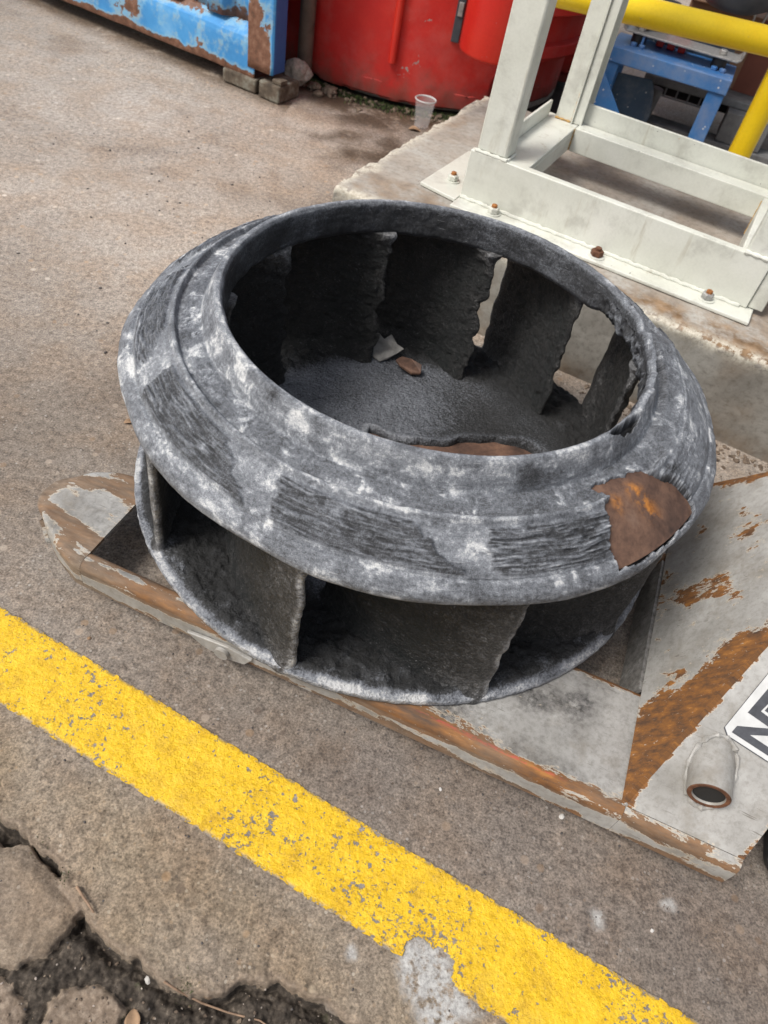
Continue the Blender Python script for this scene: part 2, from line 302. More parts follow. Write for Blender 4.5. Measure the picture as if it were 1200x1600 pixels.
def mat_truck():
    n = NT('scuffed_white_truck_paint'); uv = n.attr('along', 'Vector')
    ru = n.attr('rust'); a = n.noise(20, 7, 0.72, n.map(uv, (0.7, 1.3, 1.0)), 0.4); b = n.noise(90, 5, 0.7, n.map(uv, (0.4, 1.6, 1)))
    base = n.ramp(n.noise(10, 5, 0.6), [(0.3, (0.235, 0.225, 0.205)), (0.55, (0.355, 0.345, 0.325)), (0.75, (0.475, 0.47, 0.45))])
    base = n.mix(0.7, base, n.ramp(n.noise(130, 5, 0.75), [(0.3, (0.62, 0.6, 0.57)), (0.52, (1, 1, 1)), (0.7, (1.08,)*3)]), 'MULTIPLY')
    base = n.mix(n.math('MULTIPLY', n.step(n.noise(13, 6, 0.75), 0.47, 0.66), 0.55), base, (0.21, 0.185, 0.15))
    x = n.math('ADD', ru, n.math('ADD', n.math('MULTIPLY', n.math('SUBTRACT', a, 0.5), 1.1), n.math('MULTIPLY', n.math('SUBTRACT', b, 0.5), 0.55)))
    left = n.step(n.noise(150, 5, 0.75, n.map(uv, (0.45, 1.6, 1))), 0.635, 0.66)
    rm = n.math('MULTIPLY', n.step(x, 0.485, 0.525), n.math('SUBTRACT', 1.0, n.math('MULTIPLY', left, 0.75)))
    gm = n.math('MULTIPLY', n.attr('grime_shade'), n.step(n.noise(45, 6, 0.75), 0.30, 0.52))
    sc = n.step(n.noise(70, 5, 0.75, n.map(uv, (0.16, 2.6, 1), (0, 0, 0.5))), 0.635, 0.67)
    scm = n.step(n.noise(7, 4, 0.7), 0.42, 0.62)
    sc2 = n.step(n.noise(75, 3, 0.6, n.map(uv, (0.2, 2.4, 1), (0, 0, -0.25), (3, 1, 0))), 0.645, 0.68)
    base = n.mix(n.math('MULTIPLY', gm, 0.9), base, n.ramp(n.noise(130, 4, 0.7), [(0.35, (0.035, 0.034, 0.033)), (0.65, (0.2, 0.19, 0.18))]))
    base = n.mix(n.math('MULTIPLY', n.math('MULTIPLY', n.math('MAXIMUM', sc, sc2), scm), 0.75), base, (0.10, 0.085, 0.07))
    rc = n.ramp(n.noise(55, 6, 0.7, n.map(uv, (0.35, 1.8, 1))), [(0.28, (0.05, 0.03, 0.022)), (0.43, (0.125, 0.06, 0.026)), (0.58, (0.225, 0.095, 0.026)), (0.74, (0.40, 0.18, 0.045))])
    rc = n.mix(n.attr('dull'), rc, n.ramp(b, [(0.3, (0.10, 0.075, 0.055)), (0.7, (0.26, 0.2, 0.145))]))
    rim = n.math('MULTIPLY', n.step(x, 0.44, 0.48), n.math('SUBTRACT', 1.0, rm))
    c = n.mix(n.math('MULTIPLY', rim, 0.6), base, (0.55, 0.47, 0.36))
    c = n.mix(rm, c, rc); c = n.mix(n.math('MULTIPLY', n.attr('redmark'), n.step(n.noise(120, 5, 0.75, n.map(uv, (0.35, 1.2, 1))), 0.47, 0.53)), c, (0.50, 0.07, 0.065))
    h = n.math('SUBTRACT', n.math('MULTIPLY', b, 0.35), n.math('MULTIPLY', rm, 0.6))
    return n.done(c, n.mix(rm, (0.42,)*3, (0.8,)*3), n.bump(h, 0.5, 0.0012), spec=0.4)
def mat_paint(name, col, col2, rough=0.4, rust=0.0, bumps=0.35, speck=0.0, chips=None, zrust=None, dust=0.0, splash=False):
    n = NT(name); a = n.noise(3.5, 4, 0.6); f = n.noise(140, 4, 0.7)
    c = n.mix(n.step(a, 0.35, 0.7), col, col2)
    c = n.mix(0.25, c, n.ramp(f, [(0.3, (0.75,)*3), (0.6, (1.06,)*3)]), 'MULTIPLY')
    hgt = n.math('ADD', n.noise(26, 3, 0.5), n.math('MULTIPLY', f, 0.12))
    if splash:
        zz = n.t.nodes.new('ShaderNodeSeparateXYZ'); n.L(n.obj, zz.inputs[0]); c = n.mix(n.math('MULTIPLY', n.step(n.math('ADD', zz.outputs[2], n.math('MULTIPLY', n.math('SUBTRACT', n.noise(11, 6, 0.7), 0.5), 0.25)), 0.13, 0.0), 0.7), c, (0.11, 0.06, 0.04))
    if dust: c = n.mix(n.math('MULTIPLY', n.step(n.noise(9, 5, 0.7), 0.4, 0.7), dust), c, (0.36, 0.33, 0.29))
    if rust:
        r1 = n.step(n.math('ADD', n.noise(16, 6, 0.7), n.math('MULTIPLY', n.attr('rust'), 0.5)), 0.735-rust, 0.765-rust)
        c = n.mix(r1, c, n.ramp(n.noise(60, 5, 0.7), [(0.3, (0.06, 0.03, 0.02)), (0.55, (0.2, 0.085, 0.03)), (0.75, (0.36, 0.19, 0.09))]))
    if chips:
        k = n.step(n.noise(chips, 5, 0.7), 0.325, 0.305); c = n.mix(k, c, (0.34, 0.31, 0.29))
        hgt = n.math('SUBTRACT', hgt, n.math('MULTIPLY', k, 0.3))
    if speck:
        v = n.vor(38); c = n.mix(n.math('MULTIPLY', n.step(v, 0.13, 0.08), speck), c, (0.72, 0.7, 0.66))
    return n.done(c, rough, n.bump(hgt, bumps, 0.002), spec=0.45)
def mat_plain(name, col, rough=0.6, metal=0.0, sc=60, var=0.35, bump=0.3, col2=None):
    n = NT(name); f = n.noise(sc, 5, 0.65)
    c2 = col2 or tuple(min(1, v*(1+var)) for v in col); c1 = tuple(v*(1-var) for v in col)
    return n.done(n.ramp(f, [(0.3, c1), (0.5, col), (0.72, c2)]), rough, n.bump(f, bump, 0.001), metal)
def mat_frame():
    n = NT('off_white_frame_paint'); a = n.noise(5, 5, 0.6); f = n.noise(190, 4, 0.7)
    c = n.ramp(a, [(0.3, (0.53, 0.535, 0.465)), (0.55, (0.625, 0.63, 0.562)), (0.75, (0.69, 0.69, 0.63))])
    c = n.mix(0.3, c, n.ramp(f, [(0.3, (0.8,)*3), (0.6, (1.04,)*3)]), 'MULTIPLY')
    ds = n.noise(12, 6, 0.7); c = n.mix(n.math('MULTIPLY', n.step(ds, 0.48, 0.70), 0.5), c, (0.33, 0.32, 0.28))
    spots = n.step(n.noise(75, 3, 0.6), 0.27, 0.245); c = n.mix(spots, c, (0.10, 0.085, 0.07))
    r = n.step(n.noise(9, 6, 0.75), 0.705, 0.735); c = n.mix(n.math('MULTIPLY', r, 0.8), c, n.ramp(f, [(0.3, (0.25, 0.1, 0.03)), (0.7, (0.5, 0.3, 0.14))]))
    dr = n.step(n.noise(1.0, 5, 0.7, n.map(None, (45, 45, 5))), 0.55, 0.72); c = n.mix(n.math('MULTIPLY', n.math('MULTIPLY', dr, n.step(n.noise(4, 3, 0.6), 0.42, 0.62)), 0.45), c, (0.34, 0.29, 0.2))
    h = n.math('ADD', n.noise(30, 3, 0.5), n.math('MULTIPLY', f, 0.15))
    return n.done(c, 0.42, n.bump(h, 0.4, 0.0022), spec=0.5)
def mat_container():
    n = NT('rusting_blue_container_paint'); a = n.noise(6, 5, 0.65)
    c = n.ramp(a, [(0.3, (0.035, 0.19, 0.44)), (0.55, (0.06, 0.27, 0.56)), (0.75, (0.17, 0.39, 0.62))])
    ru = n.attr('rust'); b = n.noise(9, 6, 0.72)
    x = n.math('ADD', ru, n.math('MULTIPLY', n.math('SUBTRACT', b, 0.5), 1.5))
    pale = n.math('MULTIPLY', n.step(x, 0.32, 0.5), 0.6); c = n.mix(pale, c, n.mix(n.step(n.noise(25, 4, 0.7), 0.4, 0.6), (0.22, 0.44, 0.58), (0.36, 0.42, 0.35)))
    rc = n.ramp(n.noise(40, 6, 0.7), [(0.25, (0.05, 0.028, 0.02)), (0.5, (0.16, 0.075, 0.045)), (0.65, (0.24, 0.13, 0.085)), (0.8, (0.36, 0.27, 0.2))])
    c = n.mix(n.step(x, 0.53, 0.57), c, rc)
    return n.done(c, 0.55, n.bump(b, 0.4, 0.003), spec=0.35)
M = {}
M['ground'] = mat_ground(); M['line'] = mat_line(); M['plinth'] = mat_plinth(); M['liner'] = mat_liner(); M['crust'] = mat_crust(); M['floor'] = mat_floor()
M['rust'] = mat_rust(dark=0.95); M['rust_floor'] = mat_rust('rusty_steel_floor', 1.0); M['truck'] = mat_truck(); M['frame'] = mat_frame(); M['container'] = mat_container()
M['red'] = mat_paint('glossy_red_paint', (0.54, 0.016, 0.013), (0.64, 0.032, 0.02), 0.7, chips=17, bumps=0.3, speck=0.0, dust=0.12, splash=True)
M['red2'] = mat_paint('bright_red_paint', (0.60, 0.022, 0.016), (0.66, 0.04, 0.022), 0.33, chips=21, bumps=0.15, speck=0.0)
M['yellow'] = mat_paint('yellow_pipe_paint', (0.80, 0.53, 0.006), (0.86, 0.62, 0.02), 0.33, chips=22, bumps=0.4)
M['blue'] = mat_paint('blue_machine_paint', (0.028, 0.13, 0.34), (0.045, 0.18, 0.43), 0.45, speck=0.7, bumps=0.25, dust=0.3)
M['dkblue'] = mat_paint('dusty_dark_blue_paint', (0.025, 0.05, 0.085), (0.035, 0.075, 0.12), 0.55, speck=0.4, dust=0.25)
M['navy'] = mat_paint('container_end_paint', (0.03, 0.09, 0.28), (0.05, 0.14, 0.38), 0.5)
M['steel'] = mat_plain('dull_zinc_steel', (0.36, 0.355, 0.34), 0.42, 0.5, 120)
M['bolt_rust'] = mat_plain('rust_on_bolt', (0.3, 0.115, 0.03), 0.8, 0.1, 160, 0.5)
M['bolt_brown'] = mat_plain('brown_rusted_nut', (0.13, 0.055, 0.028), 0.75, 0.2, 160, 0.5)
M['rust_run'] = mat_plain('rusty_seam', (0.45, 0.27, 0.09), 0.8, 0, 120, 0.5, 0.6)
M['brown'] = mat_plain('brown_weathered_pipe', (0.12, 0.085, 0.065), 0.7, 0.1, 20, 0.4)
M['casting'] = mat_plain('weathered_casting', (0.115, 0.088, 0.062), 0.9, 0.1, 26, 0.65, 0.9, (0.25, 0.25, 0.205))
M['stone'] = mat_plain('grey_stone', (0.33, 0.28, 0.24), 0.9, 0, 90, 0.4, 0.7)
M['rubble'] = mat_plain('brown_rubble_stone', (0.145, 0.105, 0.075), 0.9, 0, 60, 0.65, 0.9, (0.30, 0.235, 0.17))
M['white_stone'] = mat_plain('white_pebble', (0.5, 0.48, 0.45), 0.7, 0, 80, 0.15)
M['dark_stone'] = mat_plain('dark_pebble', (0.07, 0.062, 0.058), 0.8, 0, 80, 0.4)
M['black'] = mat_plain('black_rubber_tyre', (0.016, 0.016, 0.017), 0.55, 0, 80, 0.4)
M['dark'] = mat_plain('dark_plastic_void_shade', (0.012, 0.012, 0.013), 0.7)
M['pallet'] = mat_plain('grey_weathered_plastic', (0.14, 0.14, 0.138), 0.75, 0, 14, 0.5)
M['slate'] = mat_plain('dark_grey_hopper_paint', (0.05, 0.056, 0.066), 0.45, 0, 20, 0.3)
M['card'] = mat_plain('brown_cardboard', (0.27, 0.155, 0.09), 0.85, 0, 12, 0.2)
M['card2'] = mat_plain('red_brown_tape', (0.17, 0.05, 0.028), 0.6, 0, 12, 0.2)
M['twig'] = mat_plain('dry_twig_bark', (0.26, 0.17, 0.11), 0.85, 0, 60, 0.4)
M['leaf'] = mat_plain('dry_leaf', (0.30, 0.19, 0.11), 0.8, 0, 50, 0.4)
M['moss'] = mat_plain('green_moss', (0.05, 0.075, 0.018), 0.9, 0, 70, 0.5)
M['ink'] = mat_plain('dark_grey_print', (0.055, 0.057, 0.065), 0.5, 0, 70, 0.35, 0.15)
M['sticker'] = mat_plain('scuffed_white_label', (0.54, 0.54, 0.53), 0.45, 0, 40, 0.12, 0.15)
M['flake'] = mat_plain('grey_liner_flake', (0.19, 0.183, 0.17), 0.85, 0, 60, 0.4, 0.8)
M['redplastic'] = mat_plain('red_plastic', (0.5, 0.02, 0.015), 0.4, 0, 20, 0.1)
def mat_cup():
    n = NT('clear_cup_plastic'); n.done((0.85, 0.83, 0.82), 0.18); n.p.inputs['Alpha'].default_value = 0.11
    return n.m
M['cup'] = mat_cup()

# ------------------------------------------------------------------ ground of the yard
CRACK = [(-0.394, 0.278), (-0.353, 0.259), (-0.317, 0.248), (-0.27, 0.229), (-0.243, 0.2), (-0.21, 0.178), (-0.186, 0.164), (-0.146, 0.154), (-0.117, 0.142), (-0.08, 0.135), (-0.052, 0.143), (-0.029, 0.159), (0.008, 0.164), (0.053, 0.155), (0.097, 0.143), (0.141, 0.129), (0.2, 0.10), (0.3, 0.04)]
SLAB = [(-0.60, 0.250), (-0.341, 0.238), (-0.311, 0.243), (-0.278, 0.223), (-0.255, 0.213), (-0.229, 0.193), (-0.224, 0.176), (-0.238, 0.145), (-0.264, 0.125), (-0.319, 0.119), (-0.60, 0.11)]
SLAB2 = [(-0.42, 0.108), (-0.292, 0.115), (-0.262, 0.110), (-0.240, 0.096), (-0.232, 0.06), (-0.5, 0.0)]; SLAB3 = [(-0.214, 0.118), (-0.178, 0.126), (-0.140, 0.116), (-0.142, 0.07), (-0.212, 0.07), (-0.222, 0.10)]
PIT = [(-0.9, 0.30)] + CRACK + [(0.3, -0.4), (-0.9, -0.4)]
TY = -0.3069990537
CEMENT = [(0.128, 0.218), (0.14, 0.236), (0.178, 0.236), (0.205, 0.205), (0.228, 0.178), (0.193, 0.15), (0.168, 0.150), (0.150, 0.170), (0.132, 0.195)]
def ground_h(x, y, full=False):
    near = np.exp(-((np.hypot(x, y-0.4))/1.2)**2)
    h = 0.0025*fbm(x*2.2, y*2.2, 0, 3, 3) + near*(0.0011*fbm(x*26, y*26, 0, 5, 3) + 0.0007*fbm(x*110, y*110, 0, 9, 2))
    wx = x + 0.006*fbm(x*45, y*45, 0, 21, 3); wy = y + 0.006*fbm(x*45, y*45, 0, 31, 3)
    pit = sdf(wx, wy, PIT); slab = sdf(wx, wy, SLAB); low = np.minimum(sdf(wx, wy, SLAB2), sdf(wx, wy, SLAB3))
    inpit = ss(0.002, -0.006, pit)
    onslab = ss(0.002, -0.003, slab)
    rub = 0.014*fbm(x*18, y*18, 0, 41, 5, 0.6) + 0.005*np.abs(fbm(x*70, y*70, 0, 43, 3))
    deep = -0.018 - 0.014*ss(0.022, 0.0, np.abs(pit))
    hp = deep + rub*1.1
    onlow = ss(0.003, -0.005, low)*(1-onslab); hp = hp*(1-onlow)+onlow*(-0.010+0.006*fbm(x*20, y*20, 0, 53, 5, .6))
    h_slab = -0.003 + 0.005*fbm(x*14, y*14, 0, 51, 4) - 0.006*ss(-0.02, 0.0, slab)
    hh = h*(1-inpit) + inpit*(hp*(1-onslab)+h_slab*onslab)
    rim = ss(0.03, 0.0, pit)*(1-inpit)
    hh = hh - 0.0035*rim*ss(-0.1, 0.25, fbm(x*30, y*30, 0, 61, 3))
    if not full: return hh
    dirt = np.clip(inpit*(1-onslab)*ss(0.004, -0.006, hp+0.022+0.006*pn(x*70, y*70, 0, 71)), 0, 1)
    dirt = np.maximum(dirt, inpit*(1-onslab)*0.60)
    dirt = dirt*(1-0.9*onlow)
    broken = np.clip(ss(0.010, 0.002, np.abs(pit))*0.55 + ss(0.008, 0.0, np.abs(slab))*0.7*inpit, 0, 1)*(1-dirt)
    broken = np.maximum(broken, np.maximum(onslab*0.35+onlow*0.7, (1-onslab)*(1-dirt)*0.9)*inpit)
    # worn dark strip between the yellow line and the truck, and paler yard further back
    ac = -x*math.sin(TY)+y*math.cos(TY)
    grime_shade = ss(0.33, 0.38, ac)*ss(0.62, 0.5, ac)*ss(-0.55, 0.1, x)*(0.75+0.5*fbm(x*5, y*5, 0, 81, 3))
    st_ = ss(0.25, 0.5, fbm(x*1.1+3, y*2.3, 0, 111, 4))*0.55*ss(0.6, 1.2, y); grime_shade = np.maximum(grime_shade, st_)
    grime_shade = np.maximum(grime_shade, 0.5*ss(0.35, 0.6, x)*ss(0.55, 0.35, y))  # paints the truck's shadow on the ground at its lower right
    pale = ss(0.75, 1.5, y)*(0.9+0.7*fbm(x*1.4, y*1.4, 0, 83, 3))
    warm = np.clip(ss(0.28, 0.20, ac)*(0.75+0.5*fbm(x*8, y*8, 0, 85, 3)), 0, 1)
    cement = ss(0.012, -0.012, sdf(wx, wy, CEMENT))
    for cx_, cy_, rr in ((0.076, 0.206, 0.012), (0.36, 0.30, 0.016), (0.45, 0.335, 0.014), (0.06, 0.137, 0.02)):
        cement = np.maximum(cement, 0.8*ss(rr, rr*0.3, np.hypot(wx-cx_, wy-cy_)))
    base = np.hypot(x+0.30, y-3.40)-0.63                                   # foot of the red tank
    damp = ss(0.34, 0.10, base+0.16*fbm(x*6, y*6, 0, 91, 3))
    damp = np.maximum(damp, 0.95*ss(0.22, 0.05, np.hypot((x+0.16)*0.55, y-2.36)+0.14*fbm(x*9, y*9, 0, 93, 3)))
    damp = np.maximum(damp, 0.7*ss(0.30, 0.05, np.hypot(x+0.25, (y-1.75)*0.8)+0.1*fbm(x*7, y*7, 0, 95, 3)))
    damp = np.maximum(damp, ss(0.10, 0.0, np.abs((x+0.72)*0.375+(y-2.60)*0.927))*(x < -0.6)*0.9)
    mossd = ss(0.10, 0.0, base+0.04*fbm(x*14, y*14, 0, 97, 3))*ss(-0.75, -0.6, x)
    return hh, dict(dirt=np.maximum(dirt, mossd*0.85), broken=broken, grime_shade=np.clip(grime_shade, 0, 1), pale=np.clip(pale, 0, 1), warm=warm, cement=cement, damp=np.clip(damp, 0, 1))
def lines(*segs):
    out = []
    for a, b, st in segs: out += list(np.arange(a, b-st*0.3, st))
    return np.array(out+[segs[-1][1]])
gx = lines((-150, -30, 30), (-30, -6, 4), (-6, -2.2, 0.4), (-2.2, -0.8, 0.035), (-0.8, -0.42, 0.008), (-0.42, 0.24, 0.0015), (0.24, 0.65, 0.0035), (0.65, 1.6, 0.03), (1.6, 6, 0.4), (6, 30, 4), (30, 150, 30))
gy = lines((-150, -30, 30), (-30, -6, 4), (-6, -0.4, 0.4), (-0.4, 0.05, 0.015), (0.05, 0.29, 0.0015), (0.29, 0.75, 0.0035), (0.75, 1.3, 0.012), (1.3, 3.3, 0.02), (3.3, 6, 0.3), (6, 30, 4), (30, 150, 30))
X, Y = np.meshgrid(gx, gy, indexing='ij'); xf, yf = X.ravel(), Y.ravel()
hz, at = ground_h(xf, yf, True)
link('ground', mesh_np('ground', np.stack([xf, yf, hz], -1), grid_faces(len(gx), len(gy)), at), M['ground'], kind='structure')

# yellow line: a thin skin of paint that follows the slab
NOTCH = [(0.136, 0.216), (0.134, 0.225), (0.146, 0.235), (0.158, 0.2345), (0.166, 0.2255), (0.173, 0.2305), (0.185, 0.224), (0.1905, 0.22), (0.188, 0.203), (0.204, 0.187), (0.19, 0.15), (0.10, 0.17)]
cT, sT = math.cos(TY), math.sin(TY)
A0, A1 = 0.2425, 0.3495
la = np.arange(-1.3, 1.3, 0.0022); lw = np.linspace(A0, A1, 50)
LA, LW = np.meshgrid(la, lw, indexing='ij')
LW = LW + 0.0022*fbm(LA*60, LW*60, 0, 101, 3)*1.0
lx, ly = LA*cT-LW*sT, LA*sT+LW*cT
lz = ground_h(lx, ly)+0.0026
F = grid_faces(len(la), len(lw))
jx = lx.ravel()+0.0015*pn(lx.ravel()*140, ly.ravel()*140, 0, 103); jy = ly.ravel()+0.0015*pn(lx.ravel()*140, ly.ravel()*140, 0, 105)
drop = inside(jx, jy, NOTCH)
F = F[~drop[F].any(axis=1)]
edge = np.clip(np.maximum(ss(A0+0.006, A0, LW), ss(A1-0.005, A1, LW)), 0, 1)
link('painted_line', mesh_np('painted_line', np.stack([lx.ravel(), ly.ravel(), lz.ravel()], -1), F, {'edge': edge.ravel()}), M['line'], kind='structure')

# ------------------------------------------------------------------ concrete plinth with uneven worn edges
PA = R(-19.3); TW = -0.3284839
def plinth():
    ox, oy = -0.277, 1.621
    L_, W_, H_ = 2.6, 0.86, 0.2
    u = np.concatenate([np.linspace(0, 1.2, 260), np.linspace(1.23, L_, 30)])
    # cross-section: front bottom, up the front face, over the top, down the back
    sec = [(0.0, z) for z in np.linspace(-0.03, 0.190, 60)] + [(0.004, 0.197), (0.010, 0.200)] + [(a, 0.2) for a in np.linspace(0.016, W_, 110)] + [(W_+0.01, 0.19), (W_+0.01, -0.03)]
    sec = np.array(sec)
    U, K = np.meshgrid(u, np.arange(len(sec)), indexing='ij'); a, z = sec[K, 0], sec[K, 1]
    d = fbm(U*12, a*12, z*12, 5, 4); fine = fbm(U*60, a*60, z*60, 8, 3)
    edge = np.exp(-(((a-0.0)/0.02)**2+((z-0.2)/0.02)**2)); edl = np.exp(-(U/0.02)**2)*ss(0.12, 0.2, z)
    bite = np.clip(d+0.15, 0, 1)
    z2 = z - edge*0.006*bite*2 - edl*0.008*bite*2 + 0.0008*fine + 0.0015*d*(z > 0.19)
    a2 = a + edge*0.010*bite + (z < 0.195)*(a < 0.001)*0.0025*d
    U2 = U + (np.exp(-(U/0.004)**2)*0.012*bite)
    worn = np.clip(np.maximum(edge*1.1, ss(0.035, 0.0, U+0.02*d))*(z > 0.1), 0, 1)
    stain = np.clip(ss(0.12, 0.03, a)*(z > 0.195)*ss(0.25, 0.4, U)*0.9+0.25*(z > 0.195)+0.5*ss(0.07, 0.0, z)+0.35*ss(0.1, 0.3, fbm(U*3, a*3, z*3, 15, 3)), 0, 1)
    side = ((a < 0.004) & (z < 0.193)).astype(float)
    V = np.stack([U2.ravel(), a2.ravel(), z2.ravel()], -1); nv = len(sec)
    F = grid_faces(len(u), nv)
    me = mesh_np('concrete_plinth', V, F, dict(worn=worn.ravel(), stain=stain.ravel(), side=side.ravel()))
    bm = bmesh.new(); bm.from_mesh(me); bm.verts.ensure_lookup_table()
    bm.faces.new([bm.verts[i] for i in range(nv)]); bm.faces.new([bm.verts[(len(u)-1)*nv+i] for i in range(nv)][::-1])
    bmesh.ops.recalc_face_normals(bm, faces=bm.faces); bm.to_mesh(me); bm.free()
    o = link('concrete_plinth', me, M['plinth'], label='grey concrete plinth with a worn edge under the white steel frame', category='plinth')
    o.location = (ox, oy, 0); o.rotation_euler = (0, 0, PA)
plinth()

# ------------------------------------------------------------------ white steel frame on the plinth
fo = Vector((-0.5414*math.cos(TW)-1.6005*math.sin(TW), -0.5414*math.sin(TW)+1.6005*math.cos(TW), 0.2015))
FR = thing('steel_frame', 'off white welded steel frame bolted down on the concrete plinth', 'frame', fo, TW)
# local frame: x along the front member, y into the plinth, z up from the plinth top
ZT = 0.1125
def fbox(name, x0, x1, y0, y1, z0, z1, b=0.0022, mat='frame', parent=FR): return bev(MB().box(x0, x1, y0, y1, z0, z1).build(name, M[mat], parent, True), b, 3)
fbox('base_plate', 0.000, 0.6835, -0.054, 0.068, 0.0, 0.008)
bev(MB().prism([(-0.1, -0.004, 0.0), (-0.002, -0.022, 0.0), (-0.002, 0.26, 0.0), (-0.092, 0.26, 0.0)], (0, 0, 0.008)).build('base_plate', M['frame'], FR, True), 0.0015)
fbox('front_beam', 0.0, 0.668, 0.0, 0.020, 0.0085, ZT)
fbox('side_beam', 0.0205, 0.132, 0.022, 0.40, ZT-0.012, ZT-0.002)         # horizontal flange of the left member
fbox('side_beam', 0.120, 0.1318, 0.0225, 0.366, ZT-0.054, ZT-0.0125)
fbox('side_beam', 0.046, 0.0535, 0.064, 0.371, ZT-0.0018, ZT+0.034)      # upstand behind it
fbox('back_beam', 0.134, 0.648, 0.343, 0.3905, ZT-0.054, ZT)
fbox('back_plate', 0.118, 0.72, 0.394, 0.402, ZT-0.050, ZT+0.045)
fbox('side_beam', 0.604, 0.622, 0.0225, 0.342, 0.0085, ZT-0.004)
fbox('side_beam', 0.6225, 0.70, 0.0205, 0.342, ZT-0.010, ZT-0.0015)
# posts: hollow square section, open I-shape at the back corner as in the photograph
fbox('post', 0.0105, 0.082, 0.0065, 0.062, ZT+0.0005, 1.75, 0.006)
bp = MB()
bp.box(0.070, 0.112, 0.372, 0.376, ZT-0.001, 1.75); bp.box(0.1125, 0.1165, 0.366, 0.430, ZT-0.001, 1.75); bp.box(0.117, 0.139, 0.372, 0.376, ZT-0.001, 1.75); bp.box(0.070, 0.1395, 0.4305, 0.4345, ZT-0.001, 1.75)
bev(bp.build('post', M['frame'], FR, True), 0.0012)
fbox('post', 0.612, 0.668, 0.004, 0.060, ZT+0.0005, 1.75, 0.006)
fbox('post', 0.612, 0.668, 0.372, 0.392, ZT+0.001, 1.75, 0.003)
fbox('support_foot', 0.022, 0.070, 0.372, 0.41, 0.0, ZT-0.0125); fbox('support_foot', 0.65, 0.70, 0.368, 0.392, 0.0, ZT-0.011)
fbox('post_gusset', 0.6685, 0.70, 0.006, 0.012, 0.01, 0.1)
# weld beads
wb = MB(); P = []
for i in range(68): P.append((0.002+0.0097*i, -0.004+0.0012*math.sin(i*1.7), 0.0105+0.0008*math.sin(i*2.3)))
wb.tube(P, [0.0045+0.0009*math.sin(i*2.9) for i in range(68)], 8)
wb.build('weld_bead', M['frame'], FR, True)
wb = MB(); wb.tube([(0.009+0.0075*i, 0.003+0.0008*math.sin(i*2), ZT+0.0015) for i in range(11)], [0.004+0.001*math.sin(i*2.1) for i in range(11)], 8)
wb.tube([(0.0845, 0.004+0.006*i, ZT+0.001) for i in range(10)], [0.0035+0.0008*math.sin(i*1.3) for i in range(10)], 8); wb.build('weld_bead', M['frame'], FR, True)
wb = MB(); wb.tube([(0.610+0.0065*i, 0.0015, ZT+0.0015) for i in range(10)], [0.0045+0.001*math.sin(i*2.1) for i in range(10)], 8); wb.build('weld_bead', M['frame'], FR, True)
for P_, r0 in (([(0.1135, 0.3705, ZT+0.0035+0.006*i) for i in range(12)], .0022), ([(0.1325, 0.3425, ZT-0.052+0.0045*i) for i in range(12)], .0016), ([(0.070+0.005*i, 0.3705, ZT+0.0005) for i in range(9)], .0022), ([(0.6035, 0.3425, 0.02+0.008*i) for i in range(11)], .0015)):
    MB().tube(P_, [r0*(1+0.35*math.sin(i*2.1)) for i in range(len(P_))], 6).build('rust_run', M['rust_run'], FR, True)
def bolt(x, y, z, nutmat, studmat, rz=0.3, parent=None, r=0.0115):
    m = MB().lathe([(r*1.55, 0), (r*1.55, 0.002)], Matrix.Translation((x, y, z)), 20).build('washer', M['frame'], parent, True)
    nb = MB(); nb.lathe([(r*1.05, 0.0022), (r*1.14, 0.0035), (r*1.14, 0.0125), (r*1.0, 0.0145), (r*0.6, 0.0145)], Matrix.Translation((x, y, z)) @ Matrix.Rotation(rz, 4, 'Z'), 6)
    n = bev(nb.build('nut', M[nutmat], parent), 0.0009)
    MB().lathe([(r*0.56, 0.0145), (r*0.56, 0.0195), (r*0.4, 0.0208)], Matrix.Translation((x, y, z)), 14).build('stud', M[studmat], n, True)
bolt(-0.0472, 0.061, 0.0082, 'frame', 'bolt_rust', 0.2, FR); bolt(0.0917, -0.0205, 0.0082, 'frame', 'bolt_rust', 0.5, FR)
bolt(0.342, -0.029, 0.0082, 'bolt_brown', 'bolt_brown', 0.1, FR, 0.0125); bolt(0.5869, -0.0263, 0.0082, 'steel', 'bolt_rust', 0.4, FR)

